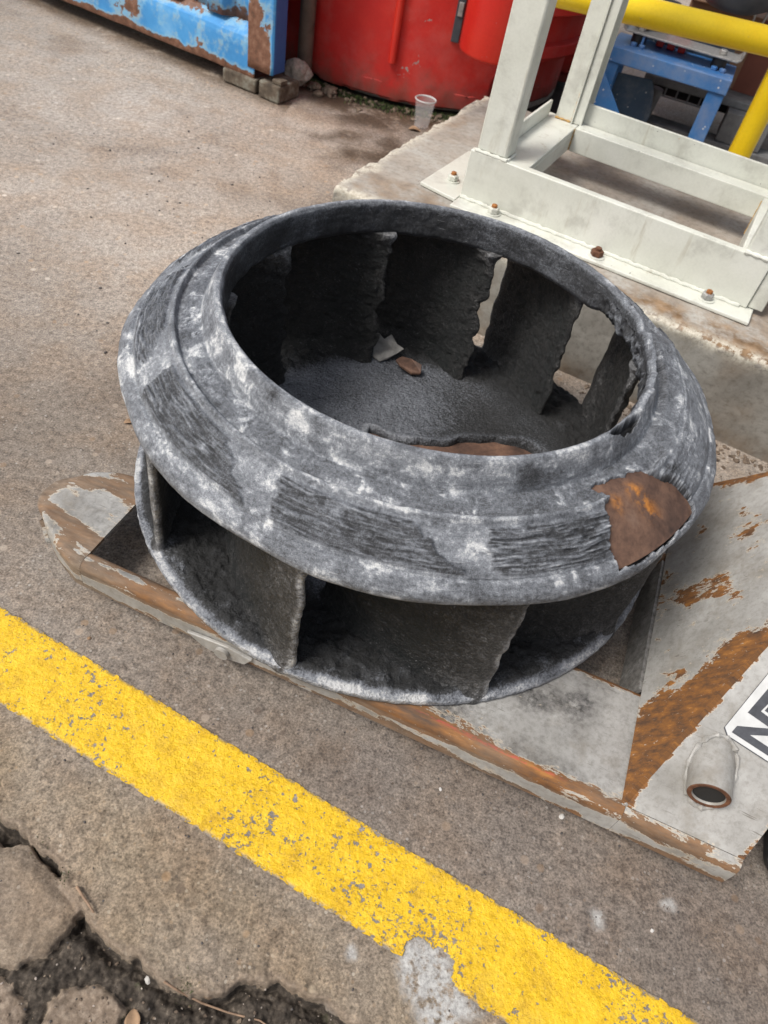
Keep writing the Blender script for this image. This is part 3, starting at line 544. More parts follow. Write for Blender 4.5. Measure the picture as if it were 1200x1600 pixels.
# ------------------------------------------------------------------ pallet truck
TF = -0.22357656775
def tk(al, ac): return (al*math.cos(TF)-ac*math.sin(TF), al*math.sin(TF)+ac*math.cos(TF))
to = tk(0, 0.78)
TR = thing('pallet_truck', 'scuffed and rusty white pallet truck carrying the worn impeller', 'pallet truck', (to[0], to[1], 0), TF)
def sheet(name, Pfun, nu, nv, rustf, thick, parent=TR, mat='truck', grime_shadef=None, dullf=None, kd=0.0):
    """plate of given thickness over a (u,v) patch; rustf gives the rust likelihood at (along, across, z, u, v)"""
    u, v = np.meshgrid(np.linspace(0, 1, nu), np.linspace(0, 1, nv), indexing='ij'); P = Pfun(u, v)
    du = np.gradient(P, axis=0); dv = np.gradient(P, axis=1); nrm = np.cross(du, dv); nrm /= np.linalg.norm(nrm, axis=-1, keepdims=True)+1e-12
    P = P + nrm*(0.0007*fbm(P[..., 0]*18, P[..., 1]*18, P[..., 2]*18, 7, 3))[..., None]
    Q = P - nrm*thick
    V = np.concatenate([P.reshape(-1, 3), Q.reshape(-1, 3)]); n = nu*nv
    F = grid_faces(nu, nv); G = F[:, ::-1]+n
    per = [i*nv for i in range(nu)] + [(nu-1)*nv+j for j in range(1, nv)] + [i*nv+nv-1 for i in range(nu-2, -1, -1)] + [j for j in range(nv-2, 0, -1)]
    per = np.array(per); nx = np.roll(per, -1); S = np.stack([per, per+n, nx+n, nx], -1)
    ru = np.tile(rustf(P[..., 0], P[..., 1]+0.78, P[..., 2], u, v).ravel(), 2)
    zero = np.zeros(2*n)
    gr = np.tile(grime_shadef(P[..., 0], P[..., 1]+0.78, P[..., 2], u, v).ravel(), 2) if grime_shadef else zero
    dl = np.tile(dullf(P[..., 0], P[..., 1]+0.78, P[..., 2], u, v).ravel(), 2) if dullf else zero
    al = np.concatenate([P.reshape(-1, 3)]*2)
    rmk = np.exp(-((al[:, 1]+0.78-(RED0+RED1*al[:, 0]))/0.0013)**2)*ss(-0.02, 0.03, al[:, 0])*ss(0.20, 0.15, al[:, 0])*(al[:, 2] > 0.08)*(name == 'fork')
    me = mesh_np(name, V, np.concatenate([F, G, S]), dict(rust=ru, grime_shade=gr, dull=dl, along=al, redmark=rmk))
    me.set_sharp_from_angle(angle=R(40))
    return link(name, me, M[mat], parent)
ZF = 0.0832; RED0, RED1 = 0.4792, -0.012
def fork(ac0, ac1, name='fork'):
    """one fork: solid top between the heel and the roller window, two rails beside the window, a tapered tip"""
    root = None
    wd = ac1-ac0
    def sec_profile(a0, a1, n):           # closed-top U-section: outer skirt, rounded edge, top, rounded edge, inner skirt
        r = 0.013; p = []
        for z in np.linspace(0.033, ZF-r, 10)[:-1]: p.append((a0, z))
        for t in np.linspace(0, math.pi/2, 8): p.append((a0+r-r*math.cos(t), ZF-r+r*math.sin(t)))
        for a in np.linspace(a0+r, a1-r, n)[1:-1]: p.append((a, ZF))
        for t in np.linspace(math.pi/2, 0, 8): p.append((a1-r+r*math.cos(t), ZF-r+r*math.sin(t)))
        for z in np.linspace(ZF-r, 0.033, 10)[1:]: p.append((a1, z))
        return np.array(p)
    def body(l0, l1, a0, a1, nm, parent, taper=False):
        pr = sec_profile(a0, a1, 90); nl = max(12, int((l1-l0)/0.006))
        def fn(u, v):
            k = v*(len(pr)-1); i = np.clip(k.astype(int), 0, len(pr)-2); f = k-i
            a = pr[i, 0]*(1-f)+pr[i+1, 0]*f; z = pr[i, 1]*(1-f)+pr[i+1, 1]*f
            al = l0+(l1-l0)*u
            if taper:
                s = np.clip((l1-al)/(l1-l0), 0, 1)                      # 0 at the window, 1 at the nose
                lo = a0+0.050*np.clip((s-0.10)/0.90, 0, 1)**1.1+0.006*ss(0.75, 1, s); hi = a1-0.040*np.clip((s-0.25)/0.75, 0, 1)**2
                t = (a-a0)/(a1-a0); a = lo+(hi-lo)*t
                z = z - 0.010*ss(0.75, 1.0, s)*(z > 0.06) ; al = al+0.014*np.abs(2*t-1)**4*ss(0.35, 1.0, s); z = 0.033+(z-0.033)*(1-0.1*s)+0.012*s*(z < 0.05)
                bulge = 0.014*np.sin(np.pi*np.clip(t, 0, 1))**0.75*ss(0.3, 1.0, s)**1.4; al = al-bulge
            return np.stack([al, a-0.78, z], -1)
        def rf(al, ac, z, u, v):
            ed = np.minimum(np.abs(ac-a0), np.abs(ac-a1))
            r = 0.24+0.36*np.exp(-((ed-0.002)/0.011)**2)*ss(0.056, 0.066, z)+0.16*np.exp(-(ed/0.03)**2)*(z > 0.08)+0.36*np.exp(-((z-0.035)/0.008)**2)+0.12*(z < 0.056)*ss(0.0, 0.5, fbm(al*8, ac*8, z*8, 3, 3))
            r = r + (0.14+0.50*np.exp(-(np.minimum(v, 1-v)-0.27)**2/0.06**2)*(z > 0.06)+0.40*ss(0.22, 0.0, u) if taper else 0.0) + 0.25*np.exp(-((al+0.02)/0.08)**2)*np.exp(-(ed/0.06)**2)
            return r
        gf = lambda al, ac, z, u, v: np.clip((0.35+1.3*np.exp(-((al-0.182)**2/0.017**2+(ac-ac0-0.122)**2/0.016**2))+1.3*np.exp(-((al-0.138)**2/0.03**2+(ac-ac0-0.105)**2/0.018**2))+0.6*np.exp(-((al-0.0)/0.12)**2))*(z > 0.08)*(0.4+1.2*np.clip(fbm(al*14, ac*14, 0, 5, 3)+0.3, 0, 1)), 0, 1)
        df = lambda al, ac, z, u, v: np.clip(ss(0.5, -0.2, al)*0.35+0.35*(z < 0.07)+(0.3 if taper else 0.0)+0.5*fbm(al*10, ac*10, z*10, 13, 2), 0, 1)
        o = sheet(nm, fn, nl, len(pr), rf, 0.005, parent, grime_shadef=gf, dullf=df)
        return o
    root = body(-0.20, 0.268, ac0, ac1, name, TR)
    body(-0.505, -0.2005, ac0, ac0+0.030, 'side_rail', root); body(-0.505, -0.2005, ac1-0.030, ac1, 'side_rail', root)
    body(-0.628, -0.5055, ac0, ac1, 'fork_tip', root, True)
    # load roller under the window and the lug of its bracket
    a_m = (ac0+ac1)/2-0.78
    rm = Matrix.Translation((-0.30, a_m, 0.041)) @ Matrix.Rotation(R(90), 4, 'X')
    rb = MB().lathe([(0.012, -0.040), (0.034, -0.040), (0.040, -0.034), (0.040, 0.034), (0.034, 0.040), (0.012, 0.040)], rm, 28, True); rb.build('load_roller', M['black'], root, True)
    lug = MB().prism([(-0.335, ac0-0.786, 0.050), (-0.31, ac0-0.786, 0.032), (-0.275, ac0-0.786, 0.027), (-0.245, ac0-0.786, 0.034), (-0.235, ac0-0.786, 0.052), (-0.27, ac0-0.786, 0.058)], (0, 0.0055, 0))
    lo = bev(lug.build('bracket_lug', M['truck'], root), 0.0015)
    bm_ = Matrix.Translation((-0.278, ac0-0.792, 0.043)) @ Matrix.Rotation(R(-90), 4, 'X')
    MB().lathe([(0.010, 0.0), (0.0105, 0.004), (0.0105, 0.0056)], bm_, 18).build('pin', M['truck'], lo, True)
    return root
fork(0.4668, 0.6502); fork(0.9103, 1.0935)
# heel of the truck: bulkhead facing the forks, hipped side plates, both sloping up to the head
B0 = np.array([0.2664, 0.4772, ZF]); HIP = np.array([0.0841, 0.1877, 0.1456])
def hip_s(ac): return (ac-B0[1])/HIP[1]
def side_z(ac): return ZF+HIP[2]*hip_s(ac)
def bulk(u, v):
    z = ZF+0.0015+0.27*u; s = (z-ZF)/HIP[2]
    al0 = B0[0]+HIP[0]*s; ac0 = B0[1]+HIP[1]*s
    al1 = 0.2665+(z-ZF)*0.5774; ac1 = 1.0634-0.44*(z-0.137)
    return np.stack([al0+(al1-al0)*v, ac0+(ac1-ac0)*v-0.78, z], -1)
def bulk_r(al, ac, z, u, v):
    s = (z-ZF)/HIP[2]; d = (ac-(B0[1]+HIP[1]*s))*0.80; far = (1.0634-0.44*(z-0.137))-ac
    n = fbm(al*9, ac*9, z*9, 23, 4)
    r = 0.30+0.34*ss(0.050, 0.004, d+0.05*n)+0.46*ss(0.16, 0.07, np.hypot(d*1.2, (z-ZF)*0.9)+0.05*n)
    r = r+0.36*np.exp(-(far/0.018)**2)+0.20*ss(0.0, 0.45, pn(al*13, ac*13, z*13, 29))+0.12*ss(0.1, 0.5, pn(al*40, ac*40, z*40, 33))
    return r
sheet('load_plate', bulk, 110, 220, bulk_r, -0.007)
def end_al(ac): return 0.4141+0.355*(ac-0.4815)
def side(u, v):
    # v: 0 along the outer edge, 1 along the hip; u along
    ac = 0.4790+(B0[1]+HIP[1]*1.75-0.4790)*v
    alh = B0[0]+HIP[0]*hip_s(ac)
    return np.stack([alh+(end_al(ac)-alh)*u, ac-0.78, side_z(ac)], -1)
def side_r(al, ac, z, u, v):
    d = al-(B0[0]+HIP[0]*hip_s(ac)); de = end_al(ac)-al
    return 0.13+0.36*np.exp(-(d/0.007)**2)+0.32*np.exp(-(de/0.008)**2)+0.22*np.exp(-((ac-0.479)/0.006)**2)
sheet('side_plate', side, 110, 170, side_r, 0.006)
def skirt(u, v):                          # rounded lower edge along the outer side of the heel
    pr = np.array([(0.4668, 0.033), (0.4666, 0.048), (0.4666, 0.062), (0.4670, 0.070), (0.4685, 0.0755), (0.4715, 0.0797), (0.4750, 0.0822), (0.4789, 0.0836)])
    k = v*(len(pr)-1); i = np.clip(k.astype(int), 0, len(pr)-2); f = k-i
    al = 0.2685+(0.4130-0.2685)*u
    return np.stack([al, pr[i, 0]*(1-f)+pr[i+1, 0]*f-0.78, pr[i, 1]*(1-f)+pr[i+1, 1]*f], -1)
sheet('skirt', skirt, 60, 24, lambda al, ac, z, u, v: 0.30+0.34*np.exp(-((z-0.073)/0.011)**2)+0.32*np.exp(-((z-0.036)/0.008)**2), 0.005, dullf=lambda al, ac, z, u, v: 0.5+0*u)
def endp(u, v):
    ac = 0.4675+0.34*u; zt = np.maximum(side_z(ac), ZF-0.004)
    return np.stack([end_al(ac)-0.002, ac-0.78, 0.035+(zt-0.003-0.035)*v], -1)
sheet('end_plate', endp, 60, 20, lambda al, ac, z, u, v: 0.22+0.3*np.exp(-(u/0.05)**2), 0.006)
# sill of the bulkhead across the gap between the forks
def sill(u, v): return np.stack([0.2650-0.0015-0.012*(1-v), 0.6515+(0.909-0.6515)*u-0.78, 0.030+(ZF-0.030)*v], -1)
sheet('sill', sill, 60, 14, lambda al, ac, z, u, v: 0.25+0*u, 0.006, grime_shadef=lambda al, ac, z, u, v: 0.8+0*u)  # brown grime and the shade of the fork gap, painted over the sill
wb = MB(); wb.tube([(0.2668, 0.479-0.78+0.0151*i, ZF+0.0008) for i in range(40)], [0.0036+0.0008*math.sin(i*2.2) for i in range(40)], 8); wb.build('weld_bead', M['truck'], TR, True)
# pipe stub on the side plate
sx, sy, sz = 0.3443, 0.542-0.78, 0.1335
pm = Matrix.Translation((sx, sy, sz)) @ Matrix.Rotation(R(90), 4, 'X')
st = MB().lathe([(0.0265, -0.06), (0.0262, -0.01), (0.0252, 0.031), (0.0246, 0.033), (0.0190, 0.0334), (0.0181, 0.032), (0.0181, -0.06)], pm, 40, True)
stub = st.build('pipe_stub', M['truck'], TR, True)
MB().lathe([(0.0180, 0.0306), (0.0175, 0.0306), (0.0172, -0.02), (0.0, -0.021)], pm, 32).build('bore', M['dark'], stub, True)  # dark lining paints the shade inside the hollow pipe
MB().lathe([(0.0244, 0.0333), (0.0236, 0.0342), (0.0200, 0.0342), (0.0190, 0.0336)], pm, 32, True).build('worn_rim', M['bolt_brown'], stub, True)
P = []; rg = np.random.default_rng(5)
for k in range(49):
    t = 2*math.pi*k/48; x = 0.0275*math.cos(t); z = sz+0.0275*math.sin(t)
    ac = B0[1]+HIP[1]*(z-ZF)/HIP[2]; P.append((sx+x, ac-0.78-0.0005, z+0.0003))
MB().tube(P, [0.0030+0.0011*math.sin(k*1.9)+0.0009*math.sin(k*2.9) for k in range(48)]+[0.0030], 8, False).build('weld_bead', M['truck'], stub, True)
# label on the side plate (thin sheet, letters as printed shapes)
SN = np.cross(HIP, np.array([1.0, 0, 0])); SN = SN/np.linalg.norm(SN)
if SN[2] < 0: SN = -SN
def on_side(al, ac, off): return (al+SN[0]*off, ac-0.78+SN[1]*off, side_z(ac)+SN[2]*off)
def flat(name, pts, off, th, mat, parent):
    m = MB().prism([on_side(a, c, off) for a, c in pts], tuple(SN*th)); return m.build(name, M[mat], parent)
lab = flat('sticker', [(0.3401, 0.5853), (0.3465, 0.5791), (0.4003, 0.5715), (0.4230, 0.5683), (0.4460, 0.612), (0.4560, 0.64), (0.3650, 0.6500)], 0.0012, 0.0004, 'sticker', TR)
def lstrip(p, q, wd, off=0.0016, name='printed_rule'):
    p, q = np.array(p), np.array(q); d = q-p; n = np.array([-d[1], d[0]])/np.hypot(*d)*wd/2
    flat(name, [tuple(p+n), tuple(p-n), tuple(q-n), tuple(q+n)], off, 0.0003, 'ink', lab)
lstrip((0.3401, 0.5853), (0.3465, 0.5791), 0.0014); lstrip((0.3465, 0.5791), (0.4230, 0.5683), 0.0009); lstrip((0.3401, 0.5853), (0.3650, 0.6500), 0.0006)
N_ = [(0.3498, 0.5838), (0.3530, 0.5914), (0.3871, 0.6008), (0.405, 0.6058), (0.4065, 0.599), (0.3900, 0.5944), (0.3702, 0.5882), (0.3944, 0.5846), (0.415, 0.5815), (0.4125, 0.5745), (0.3979, 0.5768)]
flat('letter', N_, 0.0016, 0.0003, 'ink', lab)
E_ = [(0.3589, 0.6071), (0.3711, 0.6363), (0.3790, 0.6350), (0.3773, 0.6227), (0.3722, 0.6131), (0.3826, 0.6109), (0.412, 0.6050), (0.410, 0.5975), (0.3865, 0.6022)]
flat('letter', E_, 0.0016, 0.0003, 'ink', lab); flat('letter', [(0.3760, 0.6151), (0.3800, 0.6240), (0.415, 0.6170), (0.412, 0.6080)], 0.0016, 0.0003, 'ink', lab)
# hydraulic head and steer wheels
bev(MB().prism([(0.47, -0.12, 0.09), (0.70, -0.12, 0.09), (0.70, -0.12, 0.42), (0.545, -0.12, 0.42)], (0, 0.24, 0)).build('pump_housing', M['truck'], TR), 0.01)
for yy in (-0.219, 0.159):
    wm = Matrix.Translation((0.535, yy-0.03, 0.092)) @ Matrix.Rotation(R(90), 4, 'X')
    MB().lathe([(0.02, -0.026), (0.075, -0.027), (0.088, -0.024), (0.092, -0.016), (0.092, 0.016), (0.088, 0.024), (0.075, 0.027), (0.02, 0.026)], wm, 36, True).build('steer_wheel', M['black'], TR, True)
MB().tube([(0.62, 0, 0.40), (0.78, 0, 1.15)], 0.017, 16).build('handle', M['truck'], TR, True)

# ------------------------------------------------------------------ the impeller
CX, CY = 0.01165, 0.88344
IM = thing('impeller', 'large worn rubber lined pump impeller lying flat on the pallet truck', 'impeller', (CX, CY, ZF))
NT_, = (1440,)
THETA = np.linspace(R(345), R(345+360), NT_, endpoint=False)      # seam lies in the torn crease
def ang(d): return (d+180) % 360-180
K0 = np.array([(.4060, .3040), (.4145, .3040), (.4180, .3080), (.4180, .3150), (.4150, .3215), (.4045, .3297), (.4005, .3335), (.3535, .3655), (.3500, .3716), (.3462, .3724), (.3426, .3642), (.3210, .3704), (.3132, .3712), (.3095, .3805), (.3035, .3925), (.2990, .4030), (.2955, .4070), (.2892, .4068), (.2858, .4020), (.2846, .3800), (.2845, .3590), (.2900, .3520), (.3100, .3490), (.3500, .3400), (.3950, .3130)])
K1 = K0.copy(); K1[7] = (.3540, .3705); K1[8] = (.3500, .3722); K1[9] = (.3460, .3738); K1[10] = (.3420, .3748); K1[11] = (.3230, .3775); K1[12] = (.3125, .3735); K1[13] = (.3072, .3815); K1[14] = (.3020, .3930); K1[15] = (.2992, .3995)
nseg = [4, 4, 5, 5, 5, 4, 52, 5, 5, 5, 20, 8, 6, 10, 8, 6, 6, 6, 10, 10, 6, 10, 14, 14, 8]
def resample(K):
    P = []; kk = []
    for i in range(len(K)):
        a, b = K[i], K[(i+1) % len(K)]
        for j in range(nseg[i]): P.append(a+(b-a)*j/nseg[i]); kk.append(i+j/nseg[i])
    P = np.array(P)
    for _ in range(2): P = 0.5*P+0.25*(np.roll(P, 1, 0)+np.roll(P, -1, 0))
    return P, np.array(kk)
P0, KK = resample(K0); P1, _ = resample(K1); NS = len(P0)
TEAR = [(.3259, 310.5), (.3261, 316.7), (.3335, 325.0), (.3472, 326.5), (.3672, 330.5), (.395, 332.6), (.4118, 332.0), (.4135, 322.2), (.4125, 313.8), (.4105, 309.2), (.3864, 308.6), (.3492, 311.3), (.3420, 313.9), (.3324, 311.6)]
TEARXY = [(r*math.cos(R(t)), r*math.sin(R(t))) for r, t in TEAR]
def shroud():
    T, Kk = np.meshgrid(THETA, KK, indexing='ij'); D = np.degrees(T) % 360
    wgt = (ss(331, 336, np.where(D < 180, D+360, D))*ss(388, 372, np.where(D < 180, D+360, D)))
    r = P0[None, :, 0]*(1-wgt)+P1[None, :, 0]*wgt; z = P0[None, :, 1]*(1-wgt)+P1[None, :, 1]*wgt
    t = np.roll(P0, -1, 0)-np.roll(P0, 1, 0); t /= np.linalg.norm(t, axis=1, keepdims=True)
    nr, nz = -t[:, 1]*-1, t[:, 0]*-1                        # outward normal of the section
    nr = np.broadcast_to(nr, r.shape); nz = np.broadcast_to(nz, r.shape)
    x, y = r*np.cos(T), r*np.sin(T)
    arc = T*0.38; s = np.concatenate([[0], np.cumsum(np.linalg.norm(np.diff(P0, axis=0), axis=1))]); S = np.broadcast_to(s, r.shape)
    top = ss(2.0, 3.0, Kk)*ss(17.5, 16.5, Kk)
    # textured, slightly proud panels between smooth wedges; ten around the ring
    q = np.clip((0.405-r)/0.045, 0, 1); start = 215-2.5*q; length = 32.5-7*q
    ph = (D-start+2.6*fbm(x*38, y*38, 0, 3, 4)) % 36
    pan = ss(0.3, 1.4, ph)*ss(length+0.6, length-0.6, ph)*ss(6.03, 6.14, Kk)*ss(6.98, 6.90, Kk)
    pan = pan*(1-wgt*0.75)
    rib = pn(arc*28+2*pn(arc*15, S*100, 0, 8), S*330+1.6*pn(arc*22, S*60, 0, 9), 0, 5)+0.5*pn(arc*90, S*500, 0, 6)
    broad = fbm(x*9, y*9, z*9, 11, 3)
    d = 0.0036*pan+0.0030*pan*rib-0.0032*np.exp(-((Kk-5.7)/0.30)**2)+0.0010*np.exp(-((Kk-8.5)/0.5)**2)*fbm(arc*30, S*30, 0, 167, 3) + 0.0012*broad*top + 0.0007*fbm(x*60, y*60, z*60, 13, 3)*top
    inner = ss(17.0, 18.5, Kk)
    d = d + inner*(0.0022*fbm(x*35, y*35, z*35, 17, 3))
    # radial streak marks in the band below the collar
    band = ss(9.6, 10.2, Kk)*ss(12.2, 11.8, Kk)
    d = d + band*0.0009*pn(arc*160, S*25, 0, 19)*ss(-0.1, 0.3, pn(arc*9, 0.3, 0, 23))
    # slow lumps of the outer lip, ten facets
    lip = ss(0.5, 2, Kk)*ss(6.3, 5.0, Kk)
    d = d + lip*(0.0042*np.abs(np.cos(np.radians((D-232)*5)))-0.0020+0.0015*fbm(arc*14, S*10, 0, 25, 3))
    # tear that lays the steel bare
    wx = x+0.006*fbm(x*70, y*70, 0, 27, 3); wy = y+0.006*fbm(x*70, y*70, 0, 29, 3)
    tsd = sdf(wx, wy, TEARXY)
    up_face = ss(3.4, 4.0, Kk)*ss(13.4, 13.0, Kk)
    tear = ss(0.0012, -0.0012, tsd)*up_face
    curl = ss(0.010, 0.001, tsd)*(tsd > 0)*up_face
    d = d + curl*0.0015*(0.4+fbm(x*30, y*30, 0, 33, 2))
    # ragged cracks through the collar
    def crack(th, rr, hl, hw, seed):
        da = ang(D-th)+2*0.0; rc = rr+0.0009*ang(D-th)*0.35
        m = np.hypot(da/hl, (r+0.0025*fbm(x*90, y*90, 0, seed, 3)-rc)/hw); return ss(1.0, 0.78, m)*ss(12.6, 13.2, Kk)*ss(18.6, 18.0, Kk)
    ck = np.maximum(crack(326.5, .2955, 6.8, .0068, 41), crack(1.0, .3030, 8.5, .0065, 43))
    fold = np.exp(-((r-(.3085+0.0004*ang(D-345)))/.0045)**2)*wgt*ss(11, 12, Kk)*ss(15, 14, Kk)
    z = z + d*nz - tear*0.0150 - ck*0.020 - 0.004*fold*ss(-8, 8, ang(D-342))
    r2 = r + d*nr
    # dents of the torn quarter
    dent = wgt*ss(6, 8, Kk)*ss(13, 10, Kk); z = z + dent*(0.006*np.sin(np.radians(D*7))*0.5+0.005*fbm(x*16, y*16, 0, 47, 3))
    x, y = r2*np.cos(T), r2*np.sin(T)
    rag = ss(330, 337, np.where(D < 180, D+360, D))*ss(392, 378, np.where(D < 180, D+360, D))*ss(13.5, 14.5, Kk)*ss(18.6, 17.6, Kk); rn_ = fbm(arc*34, 0.4, 0, 175, 4); z = z-rag*0.010*np.clip(rn_+0.1, 0, 1); r2 = r2-rag*0.005*fbm(arc*26, S*30, 0, 177, 3)
    tq = ss(334, 342, np.where(D < 180, D+360, D))*ss(400, 388, np.where(D < 180, D+360, D))*ss(18.3, 19.2, Kk)*ss(22.5, 21.5, Kk)
    lift = tq*(0.014+0.016*fbm(arc*40, 0.7, 0, 161, 4)); z = z+np.clip(lift, 0, 0.03); r2 = r2+tq*0.006*fbm(arc*30, S*60, 0, 163, 3)
    x, y = r2*np.cos(T), r2*np.sin(T)
    # whitish chalk on the rubber
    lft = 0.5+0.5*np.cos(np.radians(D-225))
    ax = x+0.010*fbm(x*25, y*25, z*25, 171, 3); ay = y+0.010*fbm(x*25, y*25, z*25, 173, 3)
    sm1 = fbm(ax*19+0.4*ay*19, ay*19, z*30, 151, 5, 0.62); sm2 = fbm(ax*48-ay*20, ay*48+ax*20, z*60, 153, 5, 0.65); sm3 = 0.6*fbm(arc*12+sm1*0.7, S*70+sm2*1.2, 0, 155, 4, 0.6)+0.5*sm1
    smear = ss(-0.05, 0.65, sm1+0.55*sm2)                         # rubbed-on chalk, in broad patches that run down the slope
    fleck = ss(0.25, 0.55, sm2+0.3*fbm(arc*140, S*140, 0, 157, 2))
    smooth_w = ss(6.05, 6.4, Kk)*ss(7.0, 6.7, Kk)*(1-pan)
    c = np.full(r.shape, 0.47)+0.10*sm3+0.06*sm2
    c = c + 0.14*smear*(1-0.7*pan)*top + 0.09*fleck*(1-pan)
    c = c + 0.20*ss(4.6, 5.4, Kk)*ss(6.3, 5.8, Kk)*ss(-0.2, 0.3, sm3) + 0.14*lip*ss(-0.1, 0.4, sm1)
    c = c + 0.15*np.exp(-((Kk-8.2)/0.7)**2)*ss(-0.25, 0.25, sm3) + 0.18*np.exp(-((Kk-12.3)/0.4)**2)*ss(-0.2, 0.2, sm3)
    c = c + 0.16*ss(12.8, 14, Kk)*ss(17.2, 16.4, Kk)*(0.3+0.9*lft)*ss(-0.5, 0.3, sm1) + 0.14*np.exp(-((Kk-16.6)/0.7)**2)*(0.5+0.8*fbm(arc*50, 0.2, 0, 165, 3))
    c = c + 0.10*smooth_w - 0.17*pan + pan*0.55*np.clip(rib, -0.3, 0.7)*(0.55+0.6*ss(-0.2, 0.4, sm1))
    c = c + band*(-0.06+0.30*ss(0.15, 0.6, pn(arc*120+sm2*1.5, S*45+sm1, 0, 51)+0.6*sm1))
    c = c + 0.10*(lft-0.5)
    c = c + 0.08*wgt*top + 0.10*curl
    spots = np.exp(-((ang(D-237.5)/1.6)**2+((r-.300)/.006)**2))+np.exp(-((ang(D-250.0)/1.9)**2+((r-.301)/.006)**2))+np.exp(-((ang(D-297.0)/3.0)**2+((r-.306)/.006)**2))
    c = c - 0.30*spots
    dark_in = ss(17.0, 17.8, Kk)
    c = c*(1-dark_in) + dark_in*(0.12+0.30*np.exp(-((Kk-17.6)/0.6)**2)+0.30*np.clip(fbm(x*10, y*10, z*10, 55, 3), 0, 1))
    c = c+tq*0.30*ss(-0.1, 0.4, sm2); c = c*(1-tear)+0.1*tear; c = c*(1-ck)
    c = np.where(Kk < 1.2, 0.15, c)
    V = np.stack([x.ravel(), y.ravel(), z.ravel()-ZF], -1)
    pol = np.stack([arc.ravel(), S.ravel(), 0*S.ravel()], -1)
    F = grid_faces(NT_, NS, True, True)[:, ::-1]
    me = mesh_np('liner', V, F, dict(chalk=c.ravel(), polar=pol))
    return link('shroud_liner', me, M['liner'], IM)
shroud()
# steel shroud under the rubber
KS = [(.3170, .3665), (.3500, .3610), (.4000, .3275), (.4100, .3200), (.4085, .3150), (.3950, .3230), (.3480, .3550), (.3170, .3600)]
def revolve(name, K, mat, parent, nth=240, attrf=None, sub=6):
    P = []
    for i in range(len(K)):
        a, b = np.array(K[i]), np.array(K[(i+1) % len(K)])
        for j in range(sub): P.append(a+(b-a)*j/sub)
    P = np.array(P); th = np.linspace(0, 2*np.pi, nth, endpoint=False); T, k = np.meshgrid(th, np.arange(len(P)), indexing='ij')
    x, y, z = P[k, 0]*np.cos(T), P[k, 0]*np.sin(T), P[k, 1]-ZF
    me = mesh_np(name, np.stack([x.ravel(), y.ravel(), z.ravel()], -1), grid_faces(nth, len(P), True, True)[:, ::-1], attrf(x.ravel(), y.ravel(), z.ravel()) if attrf else None)
    me.set_sharp_from_angle(angle=R(40)); return link(name, me, mat, parent)
def orange(x, y, z):
    a = np.degrees(np.arctan2(y, x)) % 360; r = np.hypot(x, y)
    o = np.exp(-((a-320.8-60*(r-0.36))/1.6)**2)*ss(.335, .35, r)*ss(.395, .37, r)+0.8*np.exp(-((a-314.5)/1.2)**2-((r-.352)/.008)**2)
    return dict(orange=np.clip(o*1.1, 0, 1))
revolve('steel_shroud', KS, M['rust'], IM, 720, orange)
